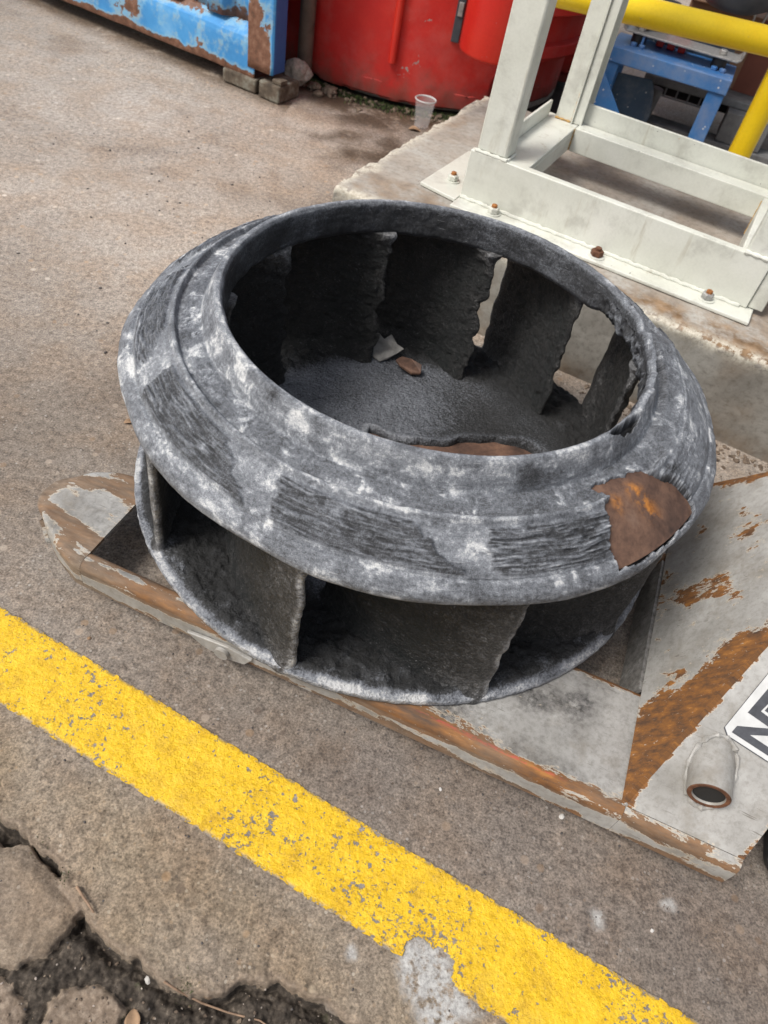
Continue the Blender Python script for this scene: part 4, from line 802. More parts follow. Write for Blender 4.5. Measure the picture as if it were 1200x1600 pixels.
# back plate: rubber covered steel disc, its lining torn open round the hub
revolve('steel_back_plate', [(.0300, .0925), (.3900, .0925), (.3900, .0865), (.0300, .0865)], M['rust_floor'], IM, 240, None, 24)
HOLE = [(-.068, .076), (-.03, .067), (.003, .068), (.03, .074), (.068, .087), (.11, .113), (.153, .128), (.19, .130), (.215, .123), (.236, .108), (.24, .02), (.15, -.1), (0, -.1), (-.08, -.02)]
def back_liner():
    th = THETA[::2]
    sec = np.concatenate([np.linspace(.028, .405, 150), np.linspace(.4065, .4165, 8)]); nse = len(sec)
    T, r = np.meshgrid(th, sec, indexing='ij'); x, y = r*np.cos(T), r*np.sin(T)
    wx = x+0.005*fbm(x*28, y*28, 0, 61, 3); wy = y+0.005*fbm(x*28, y*28, 0, 63, 3)
    hs_ = sdf(wx, wy, HOLE); hole = ss(0.001, -0.001, hs_); lipc = ss(0.020, 0.002, hs_)*(hs_ > 0)
    D = np.degrees(T)
    outer = ss(.27, .33, r)
    z = .1010 + .0035*outer + .012*np.exp(-((r-.30)/.02)**2)*0 + .0016*fbm(x*22, y*22, 0, 65, 3) + outer*(.0070*fbm(x*40, y*40, 0, 67, 5, .6)+.003*fbm(x*90, y*90, 0, 69, 2))
    z = z + .010*lipc*(0.55+0.9*fbm(x*14, y*14, 0, 71, 2)) + 0.012*ss(.2, .28, r)*ss(40, 20, np.abs(ang(D-28)))
    rimd = ss(.398, .4165, r); z = z*(1-rimd)+(.0955+.0016*fbm(x*40, y*40, 0, 73, 3))*rimd
    z = z*(1-hole)+.0850*hole
    ch = .52 - .60*outer + .75*ss(.402, .413, r)*(0.75+0.8*fbm(x*16, y*16, 0, 75, 3)) + outer*.45*np.clip(fbm(x*40, y*40, 0, 81, 4), -0.05, 1) + .22*ss(.36, .41, r) + .18*lipc - 0.32*ss(70, 20, np.abs(ang(D-25)))*(1-outer) - .25*ss(.9, .2, np.hypot((x+.2)/.16, (y-.12)/.12))*0
    ch = ch*(1-hole)+0.1*hole
    # bottom skin
    V = [np.stack([x.ravel(), y.ravel(), z.ravel()-ZF], -1)]
    rim = [(.4177, .0925), (.4180, .0880), (.4165, .0838), (.38, .0836), (.028, .0836)]
    ncol = nse+len(rim); allx = np.zeros((len(th), ncol, 3)); allx[:, :nse, 0] = x; allx[:, :nse, 1] = y; allx[:, :nse, 2] = z-ZF
    cc = np.full((len(th), ncol), 0.3); cc[:, :nse] = ch; cc[:, nse:nse+2] = .78+.25*fbm(np.cos(th)*20, np.sin(th)*20, 0, 77, 3)[:, None]
    jag = .0012*fbm(np.cos(th)*30, np.sin(th)*30, 0, 79, 3)
    for i, (rr, zz) in enumerate(rim):
        r_ = rr+(jag if i < 3 else 0); allx[:, nse+i, 0] = r_*np.cos(th); allx[:, nse+i, 1] = r_*np.sin(th); allx[:, nse+i, 2] = zz-ZF
    F = grid_faces(len(th), ncol, True, True)
    link('back_liner', mesh_np('back_liner', allx.reshape(-1, 3), F, dict(chalk=cc.ravel())), M['floor'], IM)
back_liner()
# ten swept blades, each crusted differently
def blade(phi_in, seed, erode=0.0):
    nz, nl = 120, 132                       # rows up the blade, loop points round its section
    k = np.arange(nl)/nl; half = k < 0.5
    tl = np.where(half, k*2, 2-2*k)       # 0 at the inner edge, 1 at the outer edge
    tl = 0.5-0.5*np.cos(np.pi*tl); sd_ = np.where(half, 1.0, -1.0)
    prof = np.sqrt(np.clip(1-(2*tl-1)**16, 0, 1))*sd_
    vz = np.linspace(0, 1, nz); Vv, Tl = np.meshgrid(vz, tl, indexing='ij'); Pf = np.broadcast_to(prof, Tl.shape)
    jag = 0.0080*fbm(Vv*6, seed, 0, seed, 5, 0.45)+erode*(0.75+0.25*Vv)
    r_in = .2855-.004*ss(.75, 1.0, Vv)+jag; r_out = .4085+.0025*fbm(Vv*5, seed, 1, seed+5, 4, .45)
    rr = r_in+(r_out-r_in)*Tl
    ph = np.radians(phi_in+38.5*np.sign(rr-.2855)*(np.abs(rr-.2855)/(.4105-.2855))**0.92 - 1.5*(1-Vv)*(1-Tl))
    ztop = np.interp(rr, [.27, .290, .350, .395, .412], [.360, .357, .347, .3165, .3010]); zbot = .0965
    zbot = zbot-.012*ss(.36, .405, rr); z = zbot+(ztop-zbot)*Vv
    th_ = .0060+.0080*np.exp(-((1-Vv)/.07)**2)+.0110*np.exp(-(Vv/.075)**2)+.0022*ss(.72, .95, Tl)
    x, y = rr*np.cos(ph), rr*np.sin(ph)
    # thickness is laid across the blade's run
    pa = np.radians(phi_in+38.5*np.sign(rr+.001-.2855)*(np.abs(rr+.001-.2855)/(.4105-.2855))**0.92); tx, ty = (rr+.001)*np.cos(pa)-x, (rr+.001)*np.sin(pa)-y
    ll = np.hypot(tx, ty)+1e-9; nx, ny = -ty/ll, tx/ll
    crust = .0024*fbm(x*30, y*30, z*30, seed, 4)+.0030*fbm(x*85, y*85, z*85, seed+9, 3)+.0022*fbm(x*70+9, y*70, z*90, seed+11, 3)*ss(.45, .08, Tl)
    dd = Pf*(th_+crust*(1-.8*ss(.8, 1, Tl)))
    x, y = x+nx*dd, y+ny*dd
    ch = .12+.50*ss(.965, .995, Tl)*(0.8+fbm(z*18, seed, 0, seed+13, 3))+.14*ss(.10, 0.0, Tl)+.22*np.exp(-((1-Vv)/.05)**2)*np.clip(0.3+fbm(x*25, y*25, 0, seed+15, 2), 0, 1)*1.6
    ch = ch+.20*ss(.60, .97, Tl)+.14*ss(.25, .02, Vv)*ss(.5, .9, Tl)+.16*np.clip(fbm(x*14, y*14, z*14, seed+17, 4), 0, 1)
    ch = ch-.06*ss(.55, .2, Tl)*(Vv > .05)+.26*ss(.80, .97, Vv)*ss(.30, 0, Tl)
    V = np.stack([x, y, z-ZF], -1).reshape(-1, 3); F = grid_faces(nz, nl, False, True)
    me = mesh_np('blade', V, F, dict(chalk=ch.ravel()))
    bm = bmesh.new(); bm.from_mesh(me); bm.verts.ensure_lookup_table()
    bm.faces.new([bm.verts[i] for i in range(nl)]); bm.faces.new([bm.verts[(nz-1)*nl+i] for i in range(nl)])
    bmesh.ops.recalc_face_normals(bm, faces=bm.faces); bm.to_mesh(me); bm.free()
    link('blade', me, M['crust'], IM)
for k in range(10): blade(3.5+36*k+(0, -2.2, 0, 0, 2, 1, 1.5, 1, -1, 0)[k], 200+31*k, (0.012, 0.020, 0, 0, 0, 0, 0, 0, 0, 0)[k])

# loose flakes that fell into the impeller
def chunk(name, loc, size, mat, label, cat, seed, flat_=0.4, sub=3, rz=0.0, group=None):
    bm = bmesh.new(); bmesh.ops.create_icosphere(bm, subdivisions=sub, radius=1.0)
    P = np.array([v.co for v in bm.verts]); q = 1+0.55*fbm(P[:, 0]*1.3+seed, P[:, 1]*1.3, P[:, 2]*1.3, seed, 3); q = np.clip(q, 0.35, 1.7)
    for v, s_ in zip(bm.verts, q): v.co = Vector((v.co.x*s_*size[0], v.co.y*s_*size[1], v.co.z*size[2]*(0.7+0.3*s_)))
    me = bpy.data.meshes.new(name); bm.to_mesh(me); bm.free()
    o = link(name, me, M[mat], label=label, category=cat); o.location = loc; o.rotation_euler = (random.uniform(-.25, .25), random.uniform(-.25, .25), rz)
    if group: o['group'] = group
    return o
def flake(name, loc, pts, th, mat, label, cat, rot):
    m = MB().prism([(a, b, 0.004*math.sin(i*1.9)) for i, (a, b) in enumerate(pts)], (0.001, 0.001, th)); o = bev(m.build(name, M[mat], None, label=label, category=cat), 0.0012, 1)
    o.location = loc; o.rotation_euler = rot; return o
flake('liner_flake', (-0.066, 1.168, 0.118), [(-.026, -.012), (-.012, -.022), (.004, -.016), (.020, -.006), (.034, .002), (.020, .012), (.010, .030), (-.004, .020), (-.016, .034), (-.022, .014)], 0.004, 'flake', 'pale grey jagged liner flake leaning on a blade inside the impeller', 'flake', (R(48), R(-8), R(10)))
flake('rust_flake', (-0.018, 1.142, 0.1135), [(-.026, -.006), (-.010, -.014), (.014, -.012), (.028, -.002), (.020, .012), (-.004, .014), (-.022, .010)], 0.006, 'rust', 'reddish brown rust flake lying beside the grey flake inside the impeller', 'flake', (R(16), R(6), R(-22)))

# ------------------------------------------------------------------ blue shipping container
CU = Vector((-0.927, 0.375, 0)); ca = math.atan2(-0.375, 0.927)          # local x runs from the left along the face to the corner
CT = thing('shipping_container', 'blue corrugated shipping container with rusted bottom rail', 'container', (-0.668, 2.565, 0.0), ca)
def crust_grid(name, Pf, nu, nv, rf, mat, parent, th=0.003):
    u, v = np.meshgrid(np.linspace(0, 1, nu), np.linspace(0, 1, nv), indexing='ij'); P = Pf(u, v); ru = rf(P[..., 0], P[..., 1], P[..., 2])
    me = mesh_np(name, P.reshape(-1, 3), grid_faces(nu, nv), dict(rust=ru.ravel())); me.set_sharp_from_angle(angle=R(25))
    o = link(name, me, M[mat], parent); sm = o.modifiers.new('solid', 'SOLIDIFY'); sm.thickness = th; sm.offset = -1; return o
CL = 3.0
def corr(u, v):
    x = -CL+(CL-0.10)*u; ph = ((x+0.06) % 0.19)/0.19
    dep = np.clip(np.minimum(ph, 1-ph)*2*3.0-0.95, 0, 1)*0.032
    return np.stack([x, 0.012+dep, 0.185+2.2*v], -1)
crust_grid('side_panel', corr, 700, 40, lambda x, y, z: 0.62*ss(0.28, 0.19, z+0.03*fbm(x*6, z*6, 0, 3, 2))+0.25*ss(0.03, 0.02, y)*ss(0.4, 0.2, z)*0+0.1, 'container', CT)
def railp(u, v):
    pr = np.array([(0.055, 0.045), (-0.002, 0.045), (-0.004, 0.052), (-0.004, 0.140), (0.0, 0.155), (0.022, 0.172), (0.035, 0.183), (0.050, 0.186)])
    k = v*(len(pr)-1); i = np.clip(k.astype(int), 0, len(pr)-2); f = k-i
    x = -CL+(CL-0.075)*u
    yy = pr[i, 0]*(1-f)+pr[i+1, 0]*f; zz = pr[i, 1]*(1-f)+pr[i+1, 1]*f
    return np.stack([x, yy+0.003*pn(x*6, zz*10, 0, 5), zz+0.003*pn(x*9, yy*20, 0, 7)], -1)
crust_grid('bottom_rail', railp, 400, 29, lambda x, y, z: 0.35+0.55*ss(0.155, 0.18, z)*ss(-0.1, 0.25, fbm(x*5, 0.3, 0, 11, 2)+0.1)+0.45*ss(0.075, 0.05, z)+0.28*ss(0.1, -0.15, np.abs(x+0.62)-0.12)*0.6, 'container', CT)
def postp(u, v):
    pr = np.array([(-0.105, 0.03), (-0.105, -0.001), (-0.100, -0.006), (-0.006, -0.006), (0.0, -0.001)])
    k = u*(len(pr)-1); i = np.clip(k.astype(int), 0, len(pr)-2); f = k-i
    return np.stack([pr[i, 0]*(1-f)+pr[i+1, 0]*f, pr[i, 1]*(1-f)+pr[i+1, 1]*f, 0.075+2.3*v], -1)
crust_grid('corner_post', postp, 33, 90, lambda x, y, z: 0.30+0.60*ss(0.30, 0.10, z+0.09*fbm(x*12, z*12, 0, 13, 3))*ss(0.0, -0.02, x)+0.45*np.exp(-((x+0.085)/0.02)**2)*ss(0.5, 0.2, z), 'container', CT)
bev(MB().box(-0.105, 0.0012, 0.0, 0.06, 0.076, 2.38).build('end_post', M['navy'], CT), 0.003)
ek = Matrix.Rotation(-ca, 4, 'Z') @ Vector((-0.28, 0.96, 0)); ek = (ek.x*2.2, ek.y*2.2)
bev(MB().prism([(-0.02, 0.062, 0.16), (-0.02+ek[0], 0.062+ek[1], 0.16), (-0.06+ek[0], 0.062+ek[1], 0.16), (-0.06, 0.062, 0.16)], (0, 0, 2.22)).build('end_wall', M['navy'], CT), 0.003)
cst = MB().box(-0.20, -0.062, -0.012, 0.09, 0.003, 0.045).box(-0.046, 0.036, -0.016, 0.10, 0.002, 0.054); bev(cst.build('corner_casting', M['casting'], CT), 0.006)
bev(MB().box(0.0, 0.036, -0.006, 0.03, 0.055, 0.068).build('casting_lip', M['casting'], CT), 0.003)
bev(MB().prism([(-CL, 0.056, 0.10), (-0.11, 0.056, 0.10), (-0.11+ek[0], 0.056+ek[1], 0.10), (-CL+ek[0], 0.056+ek[1], 0.10)], (0, 0, 0.058)).build('floor_frame', M['brown'], CT), 0.003)
bev(MB().prism([(-CL, -0.004, 2.386), (0, -0.004, 2.386), (ek[0], ek[1], 2.386), (-CL+ek[0], ek[1], 2.386)], (0, 0, 0.05)).build('roof', M['navy'], CT), 0.003)
dp = MB().tube([(-0.622, 2.80, 0.02), (-0.622, 2.80, 1.6)], 0.026, 18); dp.tube([(-0.622, 2.80, 0.28), (-0.622, 2.80, 0.31)], 0.030, 18)
dpo = dp.build('down_pipe', M['brown'], None, True, label='brown weathered down pipe between the blue container and red tank', category='pipe')
chunk('rock', (-0.625, 2.715, 0.055), (0.040, 0.034, 0.042), 'stone', 'grey lump of stone behind the container corner at the pipe foot', 'rock', 3)
for i, (x, y, s_) in enumerate([(-0.545, 2.70, 0.018), (-0.515, 2.745, 0.026), (-0.57, 2.75, 0.024)]):
    chunk('stone', (x, y, s_*0.4), (s_, s_*0.8, s_*0.6), 'rubble', ['small brown stone in front of the red tank by the container corner', 'brown stone lying on the dark dirt against the red tank foot', 'brown stone wedged between the pipe foot and the red tank'][i], 'stone', 11+i, group='loose stones at the foot of the red tank')

# ------------------------------------------------------------------ red tank
TK = thing('red_tank', 'large round red painted tank with dirty mossy foot', 'tank', (-0.30, 3.40, 0.0))
def tank_body():
    th = np.linspace(R(150), R(395), 520); zz = np.concatenate([np.linspace(0.012, 0.5, 150), np.linspace(0.52, 1.7, 30)])
    T, Z = np.meshgrid(th, zz, indexing='ij')
    x, y = 0.63*np.cos(T), 0.63*np.sin(T)
    rr = 0.63+0.0016*fbm(x*9, y*9, Z*9, 3, 3)-0.006*np.exp(-(Z-0.012)/0.012)*np.clip(fbm(x*14, y*14, Z*3, 5, 3)+0.5, 0, 1)
    arch = ss(0.006, -0.006, sdf(x-0.30, Z, [(0.030, -0.1), (0.028, 0.115), (0.045, 0.145), (0.09, 0.168), (0.5, 0.175), (0.5, -0.1)]))*(y < 0)
    rr = rr-0.045*arch
    lowedge = np.where(Z < 0.02, 0.030*np.clip(0.25+fbm(x*7, y*7, 0, 9, 3), 0, 1), 0)
    V = np.stack([rr*np.cos(T), rr*np.sin(T), Z+lowedge], -1).reshape(-1, 3)
    me = mesh_np('tank_wall', V, grid_faces(len(th), len(zz))); o = link('tank_wall', me, M['red'], TK)
    sm = o.modifiers.new('solid', 'SOLIDIFY'); sm.thickness = 0.04; sm.offset = -1
tank_body()
MB().lathe([(0.0, 1.702), (0.60, 1.70), (0.63, 1.68), (0.63, 1.66)], Matrix.Identity(4), 64).build('lid', M['red'], TK, True)
MB().lathe([(0.583, 0.0), (0.583, 0.06), (0.55, 0.062), (0.55, 0.0)], Matrix.Identity(4), 96, True).build('footing', M['stone'], TK, True)
def arc_band(name, a0, a1, r0, r1, z0, z1, mat):
    th = np.linspace(R(a0), R(a1), 40); m = MB(); rings = []
    for t in th: rings.append([m.b.verts.new((r*math.cos(t), r*math.sin(t), z)) for r, z in ((r0, z0), (r1, z0), (r1, z1), (r0, z1))])
    for A, B in zip(rings[:-1], rings[1:]):
        for k in range(4): m.b.faces.new((A[k], A[(k+1) % 4], B[(k+1) % 4], B[k]))
    m.b.faces.new(rings[0][::-1]); m.b.faces.new(rings[-1]); return bev(m.build(name, M[mat], TK, True), 0.004)
arc_band('ledge', 300, 345, 0.622, 0.665, 0.197, 0.236, 'red'); arc_band('upper_band', 298, 348, 0.622, 0.70, 0.335, 0.70, 'red2')
bev(MB().box(0.160, 0.186, -0.615, -0.596, 0.226, 1.2).build('slot', M['slate'], TK), 0.002); bev(MB().box(0.166, 0.182, -0.620, -0.6155, 0.30, 0.34).build('slot_block', M['steel'], TK), 0.002)
cp = MB().tube([(-0.018, -0.640, 0.135), (-0.018, -0.640, 1.5)], 0.0135, 16)
cpo = cp.build('conduit', M['red2'], TK, True)
for z in (0.40, 0.9): bev(MB().box(-0.042, 0.006, -0.642, -0.628, z, z+0.02).build('clip', M['red2'], cpo), 0.003)
DR = thing('red_drum', 'bright red round drum mounted on the front of the red tank', 'drum', (0.014, 2.640, 0.255))
MB().lathe([(0.0, 0.006), (0.106, 0.0), (0.114, 0.003), (0.118, 0.010), (0.118, 0.80), (0.114, 0.81), (0.0, 0.815)], Matrix.Identity(4), 64).build('drum_body', M['red2'], DR, True)
bev(MB().box(-0.05, 0.05, 0.10, 0.24, 0.35, 0.42).build('bracket', M['red'], DR), 0.004)

# ------------------------------------------------------------------ disposable cup, yellow rail
CUP = thing('plastic_cup', 'clear disposable plastic cup standing at the foot of the red tank', 'cup', (-0.175, 2.64, 0.001))
MB().lathe([(0.0, 0.0), (0.0235, 0.0), (0.0245, 0.003), (0.0335, 0.083), (0.0327, 0.083), (0.0237, 0.004), (0.0, 0.002)], Matrix.Identity(4), 40).build('cup_body', M['cup'], CUP, True)
MB().lathe([(0.0335, 0.0832), (0.0355, 0.0845), (0.0360, 0.0865), (0.0345, 0.088), (0.0325, 0.0865), (0.0327, 0.0835)], Matrix.Identity(4), 40, True).build('rim', M['sticker'], CUP, True)
RL = thing('guard_rail', 'yellow tubular guard rail with chipped paint behind the white frame', 'guard rail', (0.712, 2.205, 0.2))
MB().tube([(0, 0, 0.002), (0, 0, 0.36)], 0.030, 28).build('rail_post', M['yellow'], RL, True)
MB().tube([(-1.05, 0, 0.327), (0.031, 0, 0.327)], 0.0312, 28).build('top_rail', M['yellow'], RL, True)
MB().lathe([(0.055, 0.0), (0.055, 0.006), (0.031, 0.0065)], Matrix.Identity(4), 28).build('foot_plate', M['yellow'], RL, True)

# ------------------------------------------------------------------ blue machine stand behind the rail
SA = R(-13.5); MS = thing('machine_stand', 'blue steel machine stand with vibration mounts behind the yellow rail', 'machine', (0.368, 2.84, 0.0), SA)
def sbox(name, x0, x1, y0, y1, z0, z1, mat='blue', parent=MS, b=0.003): return bev(MB().box(x0, x1, y0, y1, z0, z1).build(name, M[mat], parent), b)
sbox('top_beam', 0.0, 0.405, 0.0, 0.006, 0.262, 0.307); sbox('top_beam', 0.0, 0.405, 0.0065, 0.20, 0.301, 0.3068)
sbox('top_beam', 0.0, 0.405, 0.2005, 0.206, 0.25, 0.306); sbox('leg', 0.348, 0.402, 0.0066, 0.012, 0.0, 0.2995); sbox('leg', 0.396, 0.402, 0.0125, 0.06, 0.0, 0.2995)
sbox('leg', 0.002, 0.048, 0.0066, 0.012, 0.0, 0.2995); sbox('leg', 0.35, 0.40, 0.19, 0.196, 0.0, 0.2995); sbox('leg', 0.004, 0.05, 0.19, 0.196, 0.0, 0.2995)
bev(MB().prism([(-0.02, -0.055, 0.0), (0.145, -0.055, 0.0), (0.145, -0.055, 0.09), (0.115, -0.055, 0.135), (0.015, -0.055, 0.245), (-0.02, -0.055, 0.245)], (0, 0.006, 0)).build('gusset_plate', M['blue'], MS), 0.002)
bev(MB().prism([(0.05, 0.06, 0.0), (0.19, 0.10, 0.0), (0.20, 0.102, 0.12), (0.185, 0.098, 0.19), (0.165, 0.09, 0.225), (0.05, 0.06, 0.225)], (0, 0.006, 0)).build('inner_plate', M['dkblue'], MS), 0.002)
tr = MB().prism([(0.02, 0.055, 0.405), (0.014, 0.055, 0.40), (0.018, 0.055, 0.352), (0.028, 0.055, 0.343), (0.398, 0.055, 0.343), (0.408, 0.055, 0.352), (0.412, 0.055, 0.40), (0.406, 0.055, 0.405), (0.402, 0.055, 0.356), (0.394, 0.055, 0.349), (0.032, 0.055, 0.349), (0.025, 0.055, 0.356)], (0, 0.10, 0))
bev(tr.build('mounting_tray', M['steel'], MS), 0.0015)
for x in (0.075, 0.345):
    mt = MB().lathe([(0.022, 0.3075), (0.024, 0.315), (0.024, 0.335), (0.022, 0.3425)], Matrix.Translation((x, 0.095, 0)), 24).build('rubber_mount', M['black'], MS, True)
    bev(MB().lathe([(0.010, 0.0), (0.011, 0.002), (0.011, 0.009), (0.008, 0.011)], Matrix.Translation((x-0.008, 0.068, 0.3072)), 6).build('nut', M['blue'], mt), 0.0008)
    bev(MB().lathe([(0.010, 0.0), (0.011, 0.002), (0.011, 0.009), (0.008, 0.011)], Matrix.Translation((x+0.020, 0.066, 0.3072)), 6).build('nut', M['blue'], mt), 0.0008)
    bev(MB().lathe([(0.012, 0.3495), (0.013, 0.3515), (0.013, 0.361), (0.010, 0.363)], Matrix.Translation((x, 0.09, 0)), 6).build('nut', M['steel'], mt), 0.0008)
sbox('cross_beam', 0.06, 0.38, 0.21, 0.216, 0.30, 0.345, 'dkblue'); sbox('bracket', 0.088, 0.096, 0.06, 0.18, 0.3075, 0.342)
rc = MB()
for i in range(3): rc.box(0.13+0.037*i, 0.155+0.037*i, 0.15, 0.185, 0.3075, 0.330)
bev(rc.build('red_connector', M['redplastic'], MS), 0.003)
rc = MB().box(0.145, 0.235, 0.17, 0.20, 0.372, 0.40)
for i in range(3): rc.box(0.145+0.036*i, 0.163+0.036*i, 0.17, 0.20, 0.350, 0.3715)
bev(rc.build('red_connector', M['redplastic'], MS), 0.003)
MB().lathe([(0.02, 0.35), (0.035, 0.36), (0.03, 0.385), (0.036, 0.40), (0.028, 0.43)], Matrix.Translation((0.075, 0.13, 0)), 20).build('bellows', M['slate'], MS, True)
MB().lathe([(0.02, 0.35), (0.028, 0.36), (0.026, 0.385), (0.03, 0.43)], Matrix.Translation((0.13, 0.18, 0)), 20).build('bellows', M['dark'], MS, True)
hm = Matrix.Translation((0.31, 0.22, 0.44))
MB().lathe([(0.0, 0.0), (0.07, 0.006), (0.12, 0.03), (0.155, 0.09), (0.165, 0.16), (0.165, 0.5), (0.0, 0.51)], hm, 48).build('hopper', M['slate'], MS, True)
MB().tube([(0.40, 0.27, 0.55), (0.43, 0.27, 0.47), (0.425, 0.27, 0.425), (0.41, 0.27, 0.405), (0.395, 0.27, 0.41), (0.392, 0.27, 0.46), (0.40, 0.27, 0.50)], 0.004, 10).build('wire_hook', M['steel'], MS, True)
# plastic pallet standing under and beside the stand, cardboard box behind
PL = thing('plastic_pallet', 'grey plastic pallet on edge in the dark beneath the blue machine', 'pallet', (0.60, 3.05, 0.0), SA)
def pbox(name, *a, mat='pallet', b=0.004): return bev(MB().box(*a).build(name, M[mat], PL), b)
pbox('deck', -0.05, 0.75, 0.0, 0.5, 0.175, 0.20); pbox('bottom_board', -0.05, 0.75, -0.06, 0.03, 0.0, 0.075)
for i in range(5): pbox('rib', 0.035+0.042*i, 0.041+0.042*i, -0.004, 0.03, 0.147, 0.1745)
pbox('rib_rail', 0.03, 0.22, -0.010, -0.0045, 0.147, 0.152)
pbox('block', 0.265, 0.42, -0.05, 0.10, 0.0755, 0.1745); pbox('block', -0.05, -0.012, -0.02, 0.10, 0.0755, 0.1745)
MB().tube([(0.0, -0.03, 0.076), (0.012, -0.03, 0.174)], 0.021, 18).build('column', M['pallet'], PL, True)
pbox('void_shade_sheet', -0.05, 0.42, 0.30, 0.32, 0.0755, 0.1745, mat='dark')  # black sheet added to paint the shaded void behind the pallet opening
BX = thing('cardboard_box', 'brown cardboard box with red tape standing on the grey pallet', 'box', (0.86, 3.10, 0.2005), SA)
bev(MB().box(-0.24, 0.5, 0.0, 0.42, 0.0, 0.22).build('carton', M['card'], BX), 0.005)
bev(MB().box(0.01, 0.09, -0.0015, 0.0, 0.0, 0.219).build('tape', M['card2'], BX), 0.0004)
bev(MB().box(-0.24, 0.13, -0.02, 0.0, 0.2215, 0.225).build('flap', M['card'], BX), 0.001)

# ------------------------------------------------------------------ loose bits on the ground
def peb(x, y, s_, mat, label, seed):
    z = float(ground_h(np.array([x]), np.array([y]))[0]); chunk('pebble', (x, y, z+s_*0.3), (s_, s_*0.75, s_*0.55), mat, label, 'pebble', seed, sub=2, rz=seed, group='loose pebbles on the yard')
peb(0.316, 0.413, 0.0042, 'white_stone', 'white pebble on the ground next to the rusty fork edge', 1)
peb(0.154, 0.412, 0.0024, 'white_stone', 'tiny white pebble between the yellow line and the fork', 2)
peb(0.427, 0.301, 0.0027, 'white_stone', 'tiny white pebble at the lower right beyond the yellow line', 4)
peb(-0.132, 0.142, 0.0050, 'white_stone', 'white chip in the dirt at the bend of the crack', 5)
peb(-0.359, 0.508, 0.0032, 'leaf', 'small ochre chip on the ground left of the fork above the line', 7)
peb(-0.395, 0.125, 0.0055, 'white_stone', 'white chip lying on the dirt at the lower left corner', 8)
def stones(name, pts, sizes, mat, seed):
    t = (1+5**.5)/2; iv = np.array([(-1, t, 0), (1, t, 0), (-1, -t, 0), (1, -t, 0), (0, -1, t), (0, 1, t), (0, -1, -t), (0, 1, -t), (t, 0, -1), (t, 0, 1), (-t, 0, -1), (-t, 0, 1)])/1.9
    iF = np.array([(0, 11, 5), (0, 5, 1), (0, 1, 7), (0, 7, 10), (0, 10, 11), (1, 5, 9), (5, 11, 4), (11, 10, 2), (10, 7, 6), (7, 1, 8), (3, 9, 4), (3, 4, 2), (3, 2, 6), (3, 6, 8), (3, 8, 9), (4, 9, 5), (2, 4, 11), (6, 2, 10), (8, 6, 7), (9, 8, 1)])
    rg = np.random.default_rng(seed); V = []; F = []
    hz_ = ground_h(pts[:, 0], pts[:, 1])
    for i, ((x, y), s_) in enumerate(zip(pts, sizes)):
        sc = rg.uniform(.6, 1.3, 3)*s_*np.array([1, 1, .7]); a = rg.uniform(0, 6.28); v = iv*rg.uniform(.75, 1.2, (12, 1))*sc
        v = np.stack([v[:, 0]*math.cos(a)-v[:, 1]*math.sin(a), v[:, 0]*math.sin(a)+v[:, 1]*math.cos(a), v[:, 2]], -1)
        V.append(v+np.array([x, y, hz_[i]+s_*.25])); F.append(iF+12*i)
    link(name, mesh_np(name, np.concatenate(V), np.concatenate(F), None, False), M[mat], kind='stuff')
rg = np.random.default_rng(3)
a_ = rg.uniform(-1.25, 1.25, 900); pts = np.stack([rg.uniform(-0.5, 0.55, 900), rg.uniform(0.08, 0.62, 900)], -1)
stones('fine_gravel', pts[:220], rg.uniform(.0006, .0014, 220), 'rubble', 5); stones('dark_grit', pts[420:720], rg.uniform(.0006, .0018, 300), 'dark_stone', 6)
pd = np.stack([rg.uniform(-0.42, 0.14, 700), rg.uniform(0.07, 0.24, 700)], -1); pd = pd[(sdf(pd[:, 0], pd[:, 1], PIT) < -0.002) & (sdf(pd[:, 0], pd[:, 1], SLAB) > 0.004)]
stones('dirt_gravel', pd[:110], rg.uniform(.0008, .0026, 110), 'rubble', 7); stones('dirt_grit', pd[150:230], rg.uniform(.0006, .0016, 80), 'stone', 8)
tb = rg.uniform(R(225), R(305), 170); rb_ = 0.63+np.abs(rg.normal(0.02, 0.05, 170)); stones('tank_foot_gravel', np.stack([-0.30+rb_*np.cos(tb), 3.40+rb_*np.sin(tb)], -1), rg.uniform(.003, .011, 170), 'rubble', 9)
fr_ = np.stack([rg.uniform(-1.4, 0.0, 130), rg.uniform(1.1, 2.6, 130)], -1); fr_ = fr_[fr_[:, 1] < 1.9+0.5*rg.uniform(0, 1, len(fr_))]; stones('yard_grit', fr_, rg.uniform(.0015, .004, len(fr_)), 'dark_stone', 10)
pr_ = []
for _ in range(220): a = rg.uniform(0.45, 0.95)**0.7; b = abs(rg.normal(0, 0.025)); pr_.append((-0.277+a*1.2*math.cos(PA)+(b+0.012)*math.sin(PA), 1.621+a*1.2*math.sin(PA)-(b+0.012)*math.cos(PA)))
stones('plinth_foot_rubble', np.array(pr_), rg.uniform(.0015, .0065, 220), 'rubble', 12)
def twig(pts, r, label, name='twig'):
    P = [(x, y, float(ground_h(np.array([x]), np.array([y]))[0])+dz) for x, y, dz in pts]
    MB().tube(P, [r*(1-.5*i/len(P)) for i in range(len(P))], 8).build(name, M['twig'], None, True, label=label, category='twig')
twig([(-0.237, 0.207, .004), (-0.226, 0.199, .006), (-0.216, 0.192, .007), (-0.208, 0.186, .004)], .0016, 'short brown twig lying in the crack beside the broken slab')
twig([(-0.112, 0.140, .003), (-0.095, 0.136, .005), (-0.07, 0.133, .004), (-0.04, 0.130, .005), (-0.005, 0.128, .003), (0.02, 0.12, .003)], .0013, 'long thin dry root lying along the bottom of the crack', 'root')
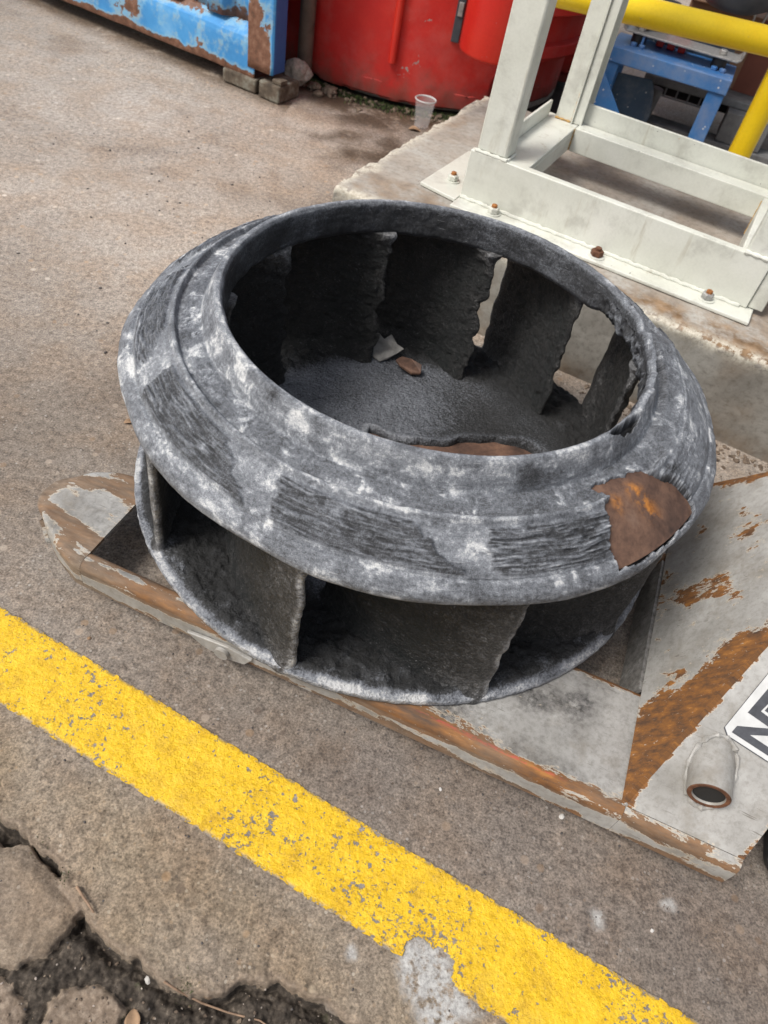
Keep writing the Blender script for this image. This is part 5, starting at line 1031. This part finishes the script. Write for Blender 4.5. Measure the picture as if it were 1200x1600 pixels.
def leaf(x, y, s_, rz, label):
    z = float(ground_h(np.array([x]), np.array([y]))[0])+.002
    u, v = np.meshgrid(np.linspace(0, 1, 14), np.linspace(-1, 1, 7), indexing='ij'); wv = np.sin(np.pi*u)**.8*.32
    V = np.stack([u-.5, v*wv, .25*v*v*wv+.10*np.sin(u*4)], -1).reshape(-1, 3)*s_
    o = link('dry_leaf', mesh_np('dry_leaf', V, grid_faces(14, 7)), M['leaf'], label=label, category='leaf'); o.location = (x, y, z); o.rotation_euler = (0, 0, rz)
    sm = o.modifiers.new('solid', 'SOLIDIFY'); sm.thickness = .0004
leaf(-0.132, 0.103, .024, 1.9, 'curled dry brown leaf in the dirt at the bottom edge'); leaf(-0.19, 2.60, .045, .2, 'dry tan leaf lying in front of the plastic cup'); leaf(-0.482, 0.942, .018, .6, 'small dark dry leaf on the open concrete left of the impeller')
# moss tufts: short blades along the crack and the tank foot
def moss(name, pts, h):
    V = []; F = []; rg2 = np.random.default_rng(4); hz_ = ground_h(pts[:, 0], pts[:, 1])
    for i, (x, y) in enumerate(pts):
        a = rg2.uniform(0, 6.28); w_ = h*.18; ln = h*rg2.uniform(.4, 1.2); dx, dy = rg2.normal(0, .5, 2)*ln
        V += [(x-w_*math.cos(a), y-w_*math.sin(a), hz_[i]-.001), (x+w_*math.cos(a), y+w_*math.sin(a), hz_[i]-.001), (x+dx, y+dy, hz_[i]+ln)]; F.append((3*i, 3*i+1, 3*i+2))
    link(name, mesh_np(name, np.array(V), np.array(F)), M['moss'], kind='stuff')
mp = np.concatenate([np.array([-0.088, 0.140])+rg.normal(0, .006, (110, 2)), np.array([-0.30, 0.240])+rg.normal(0, .006, (60, 2)), np.array([-0.255, 0.216])+rg.normal(0, .005, (60, 2))])
moss('crack_moss', mp, .0035)
tm = rg.uniform(R(228), R(300), 1500); rm_ = 0.635+np.abs(rg.normal(0, .03, 1500)); moss('tank_foot_moss', np.stack([-0.30+rm_*np.cos(tm), 3.40+rm_*np.sin(tm)], -1), .012)
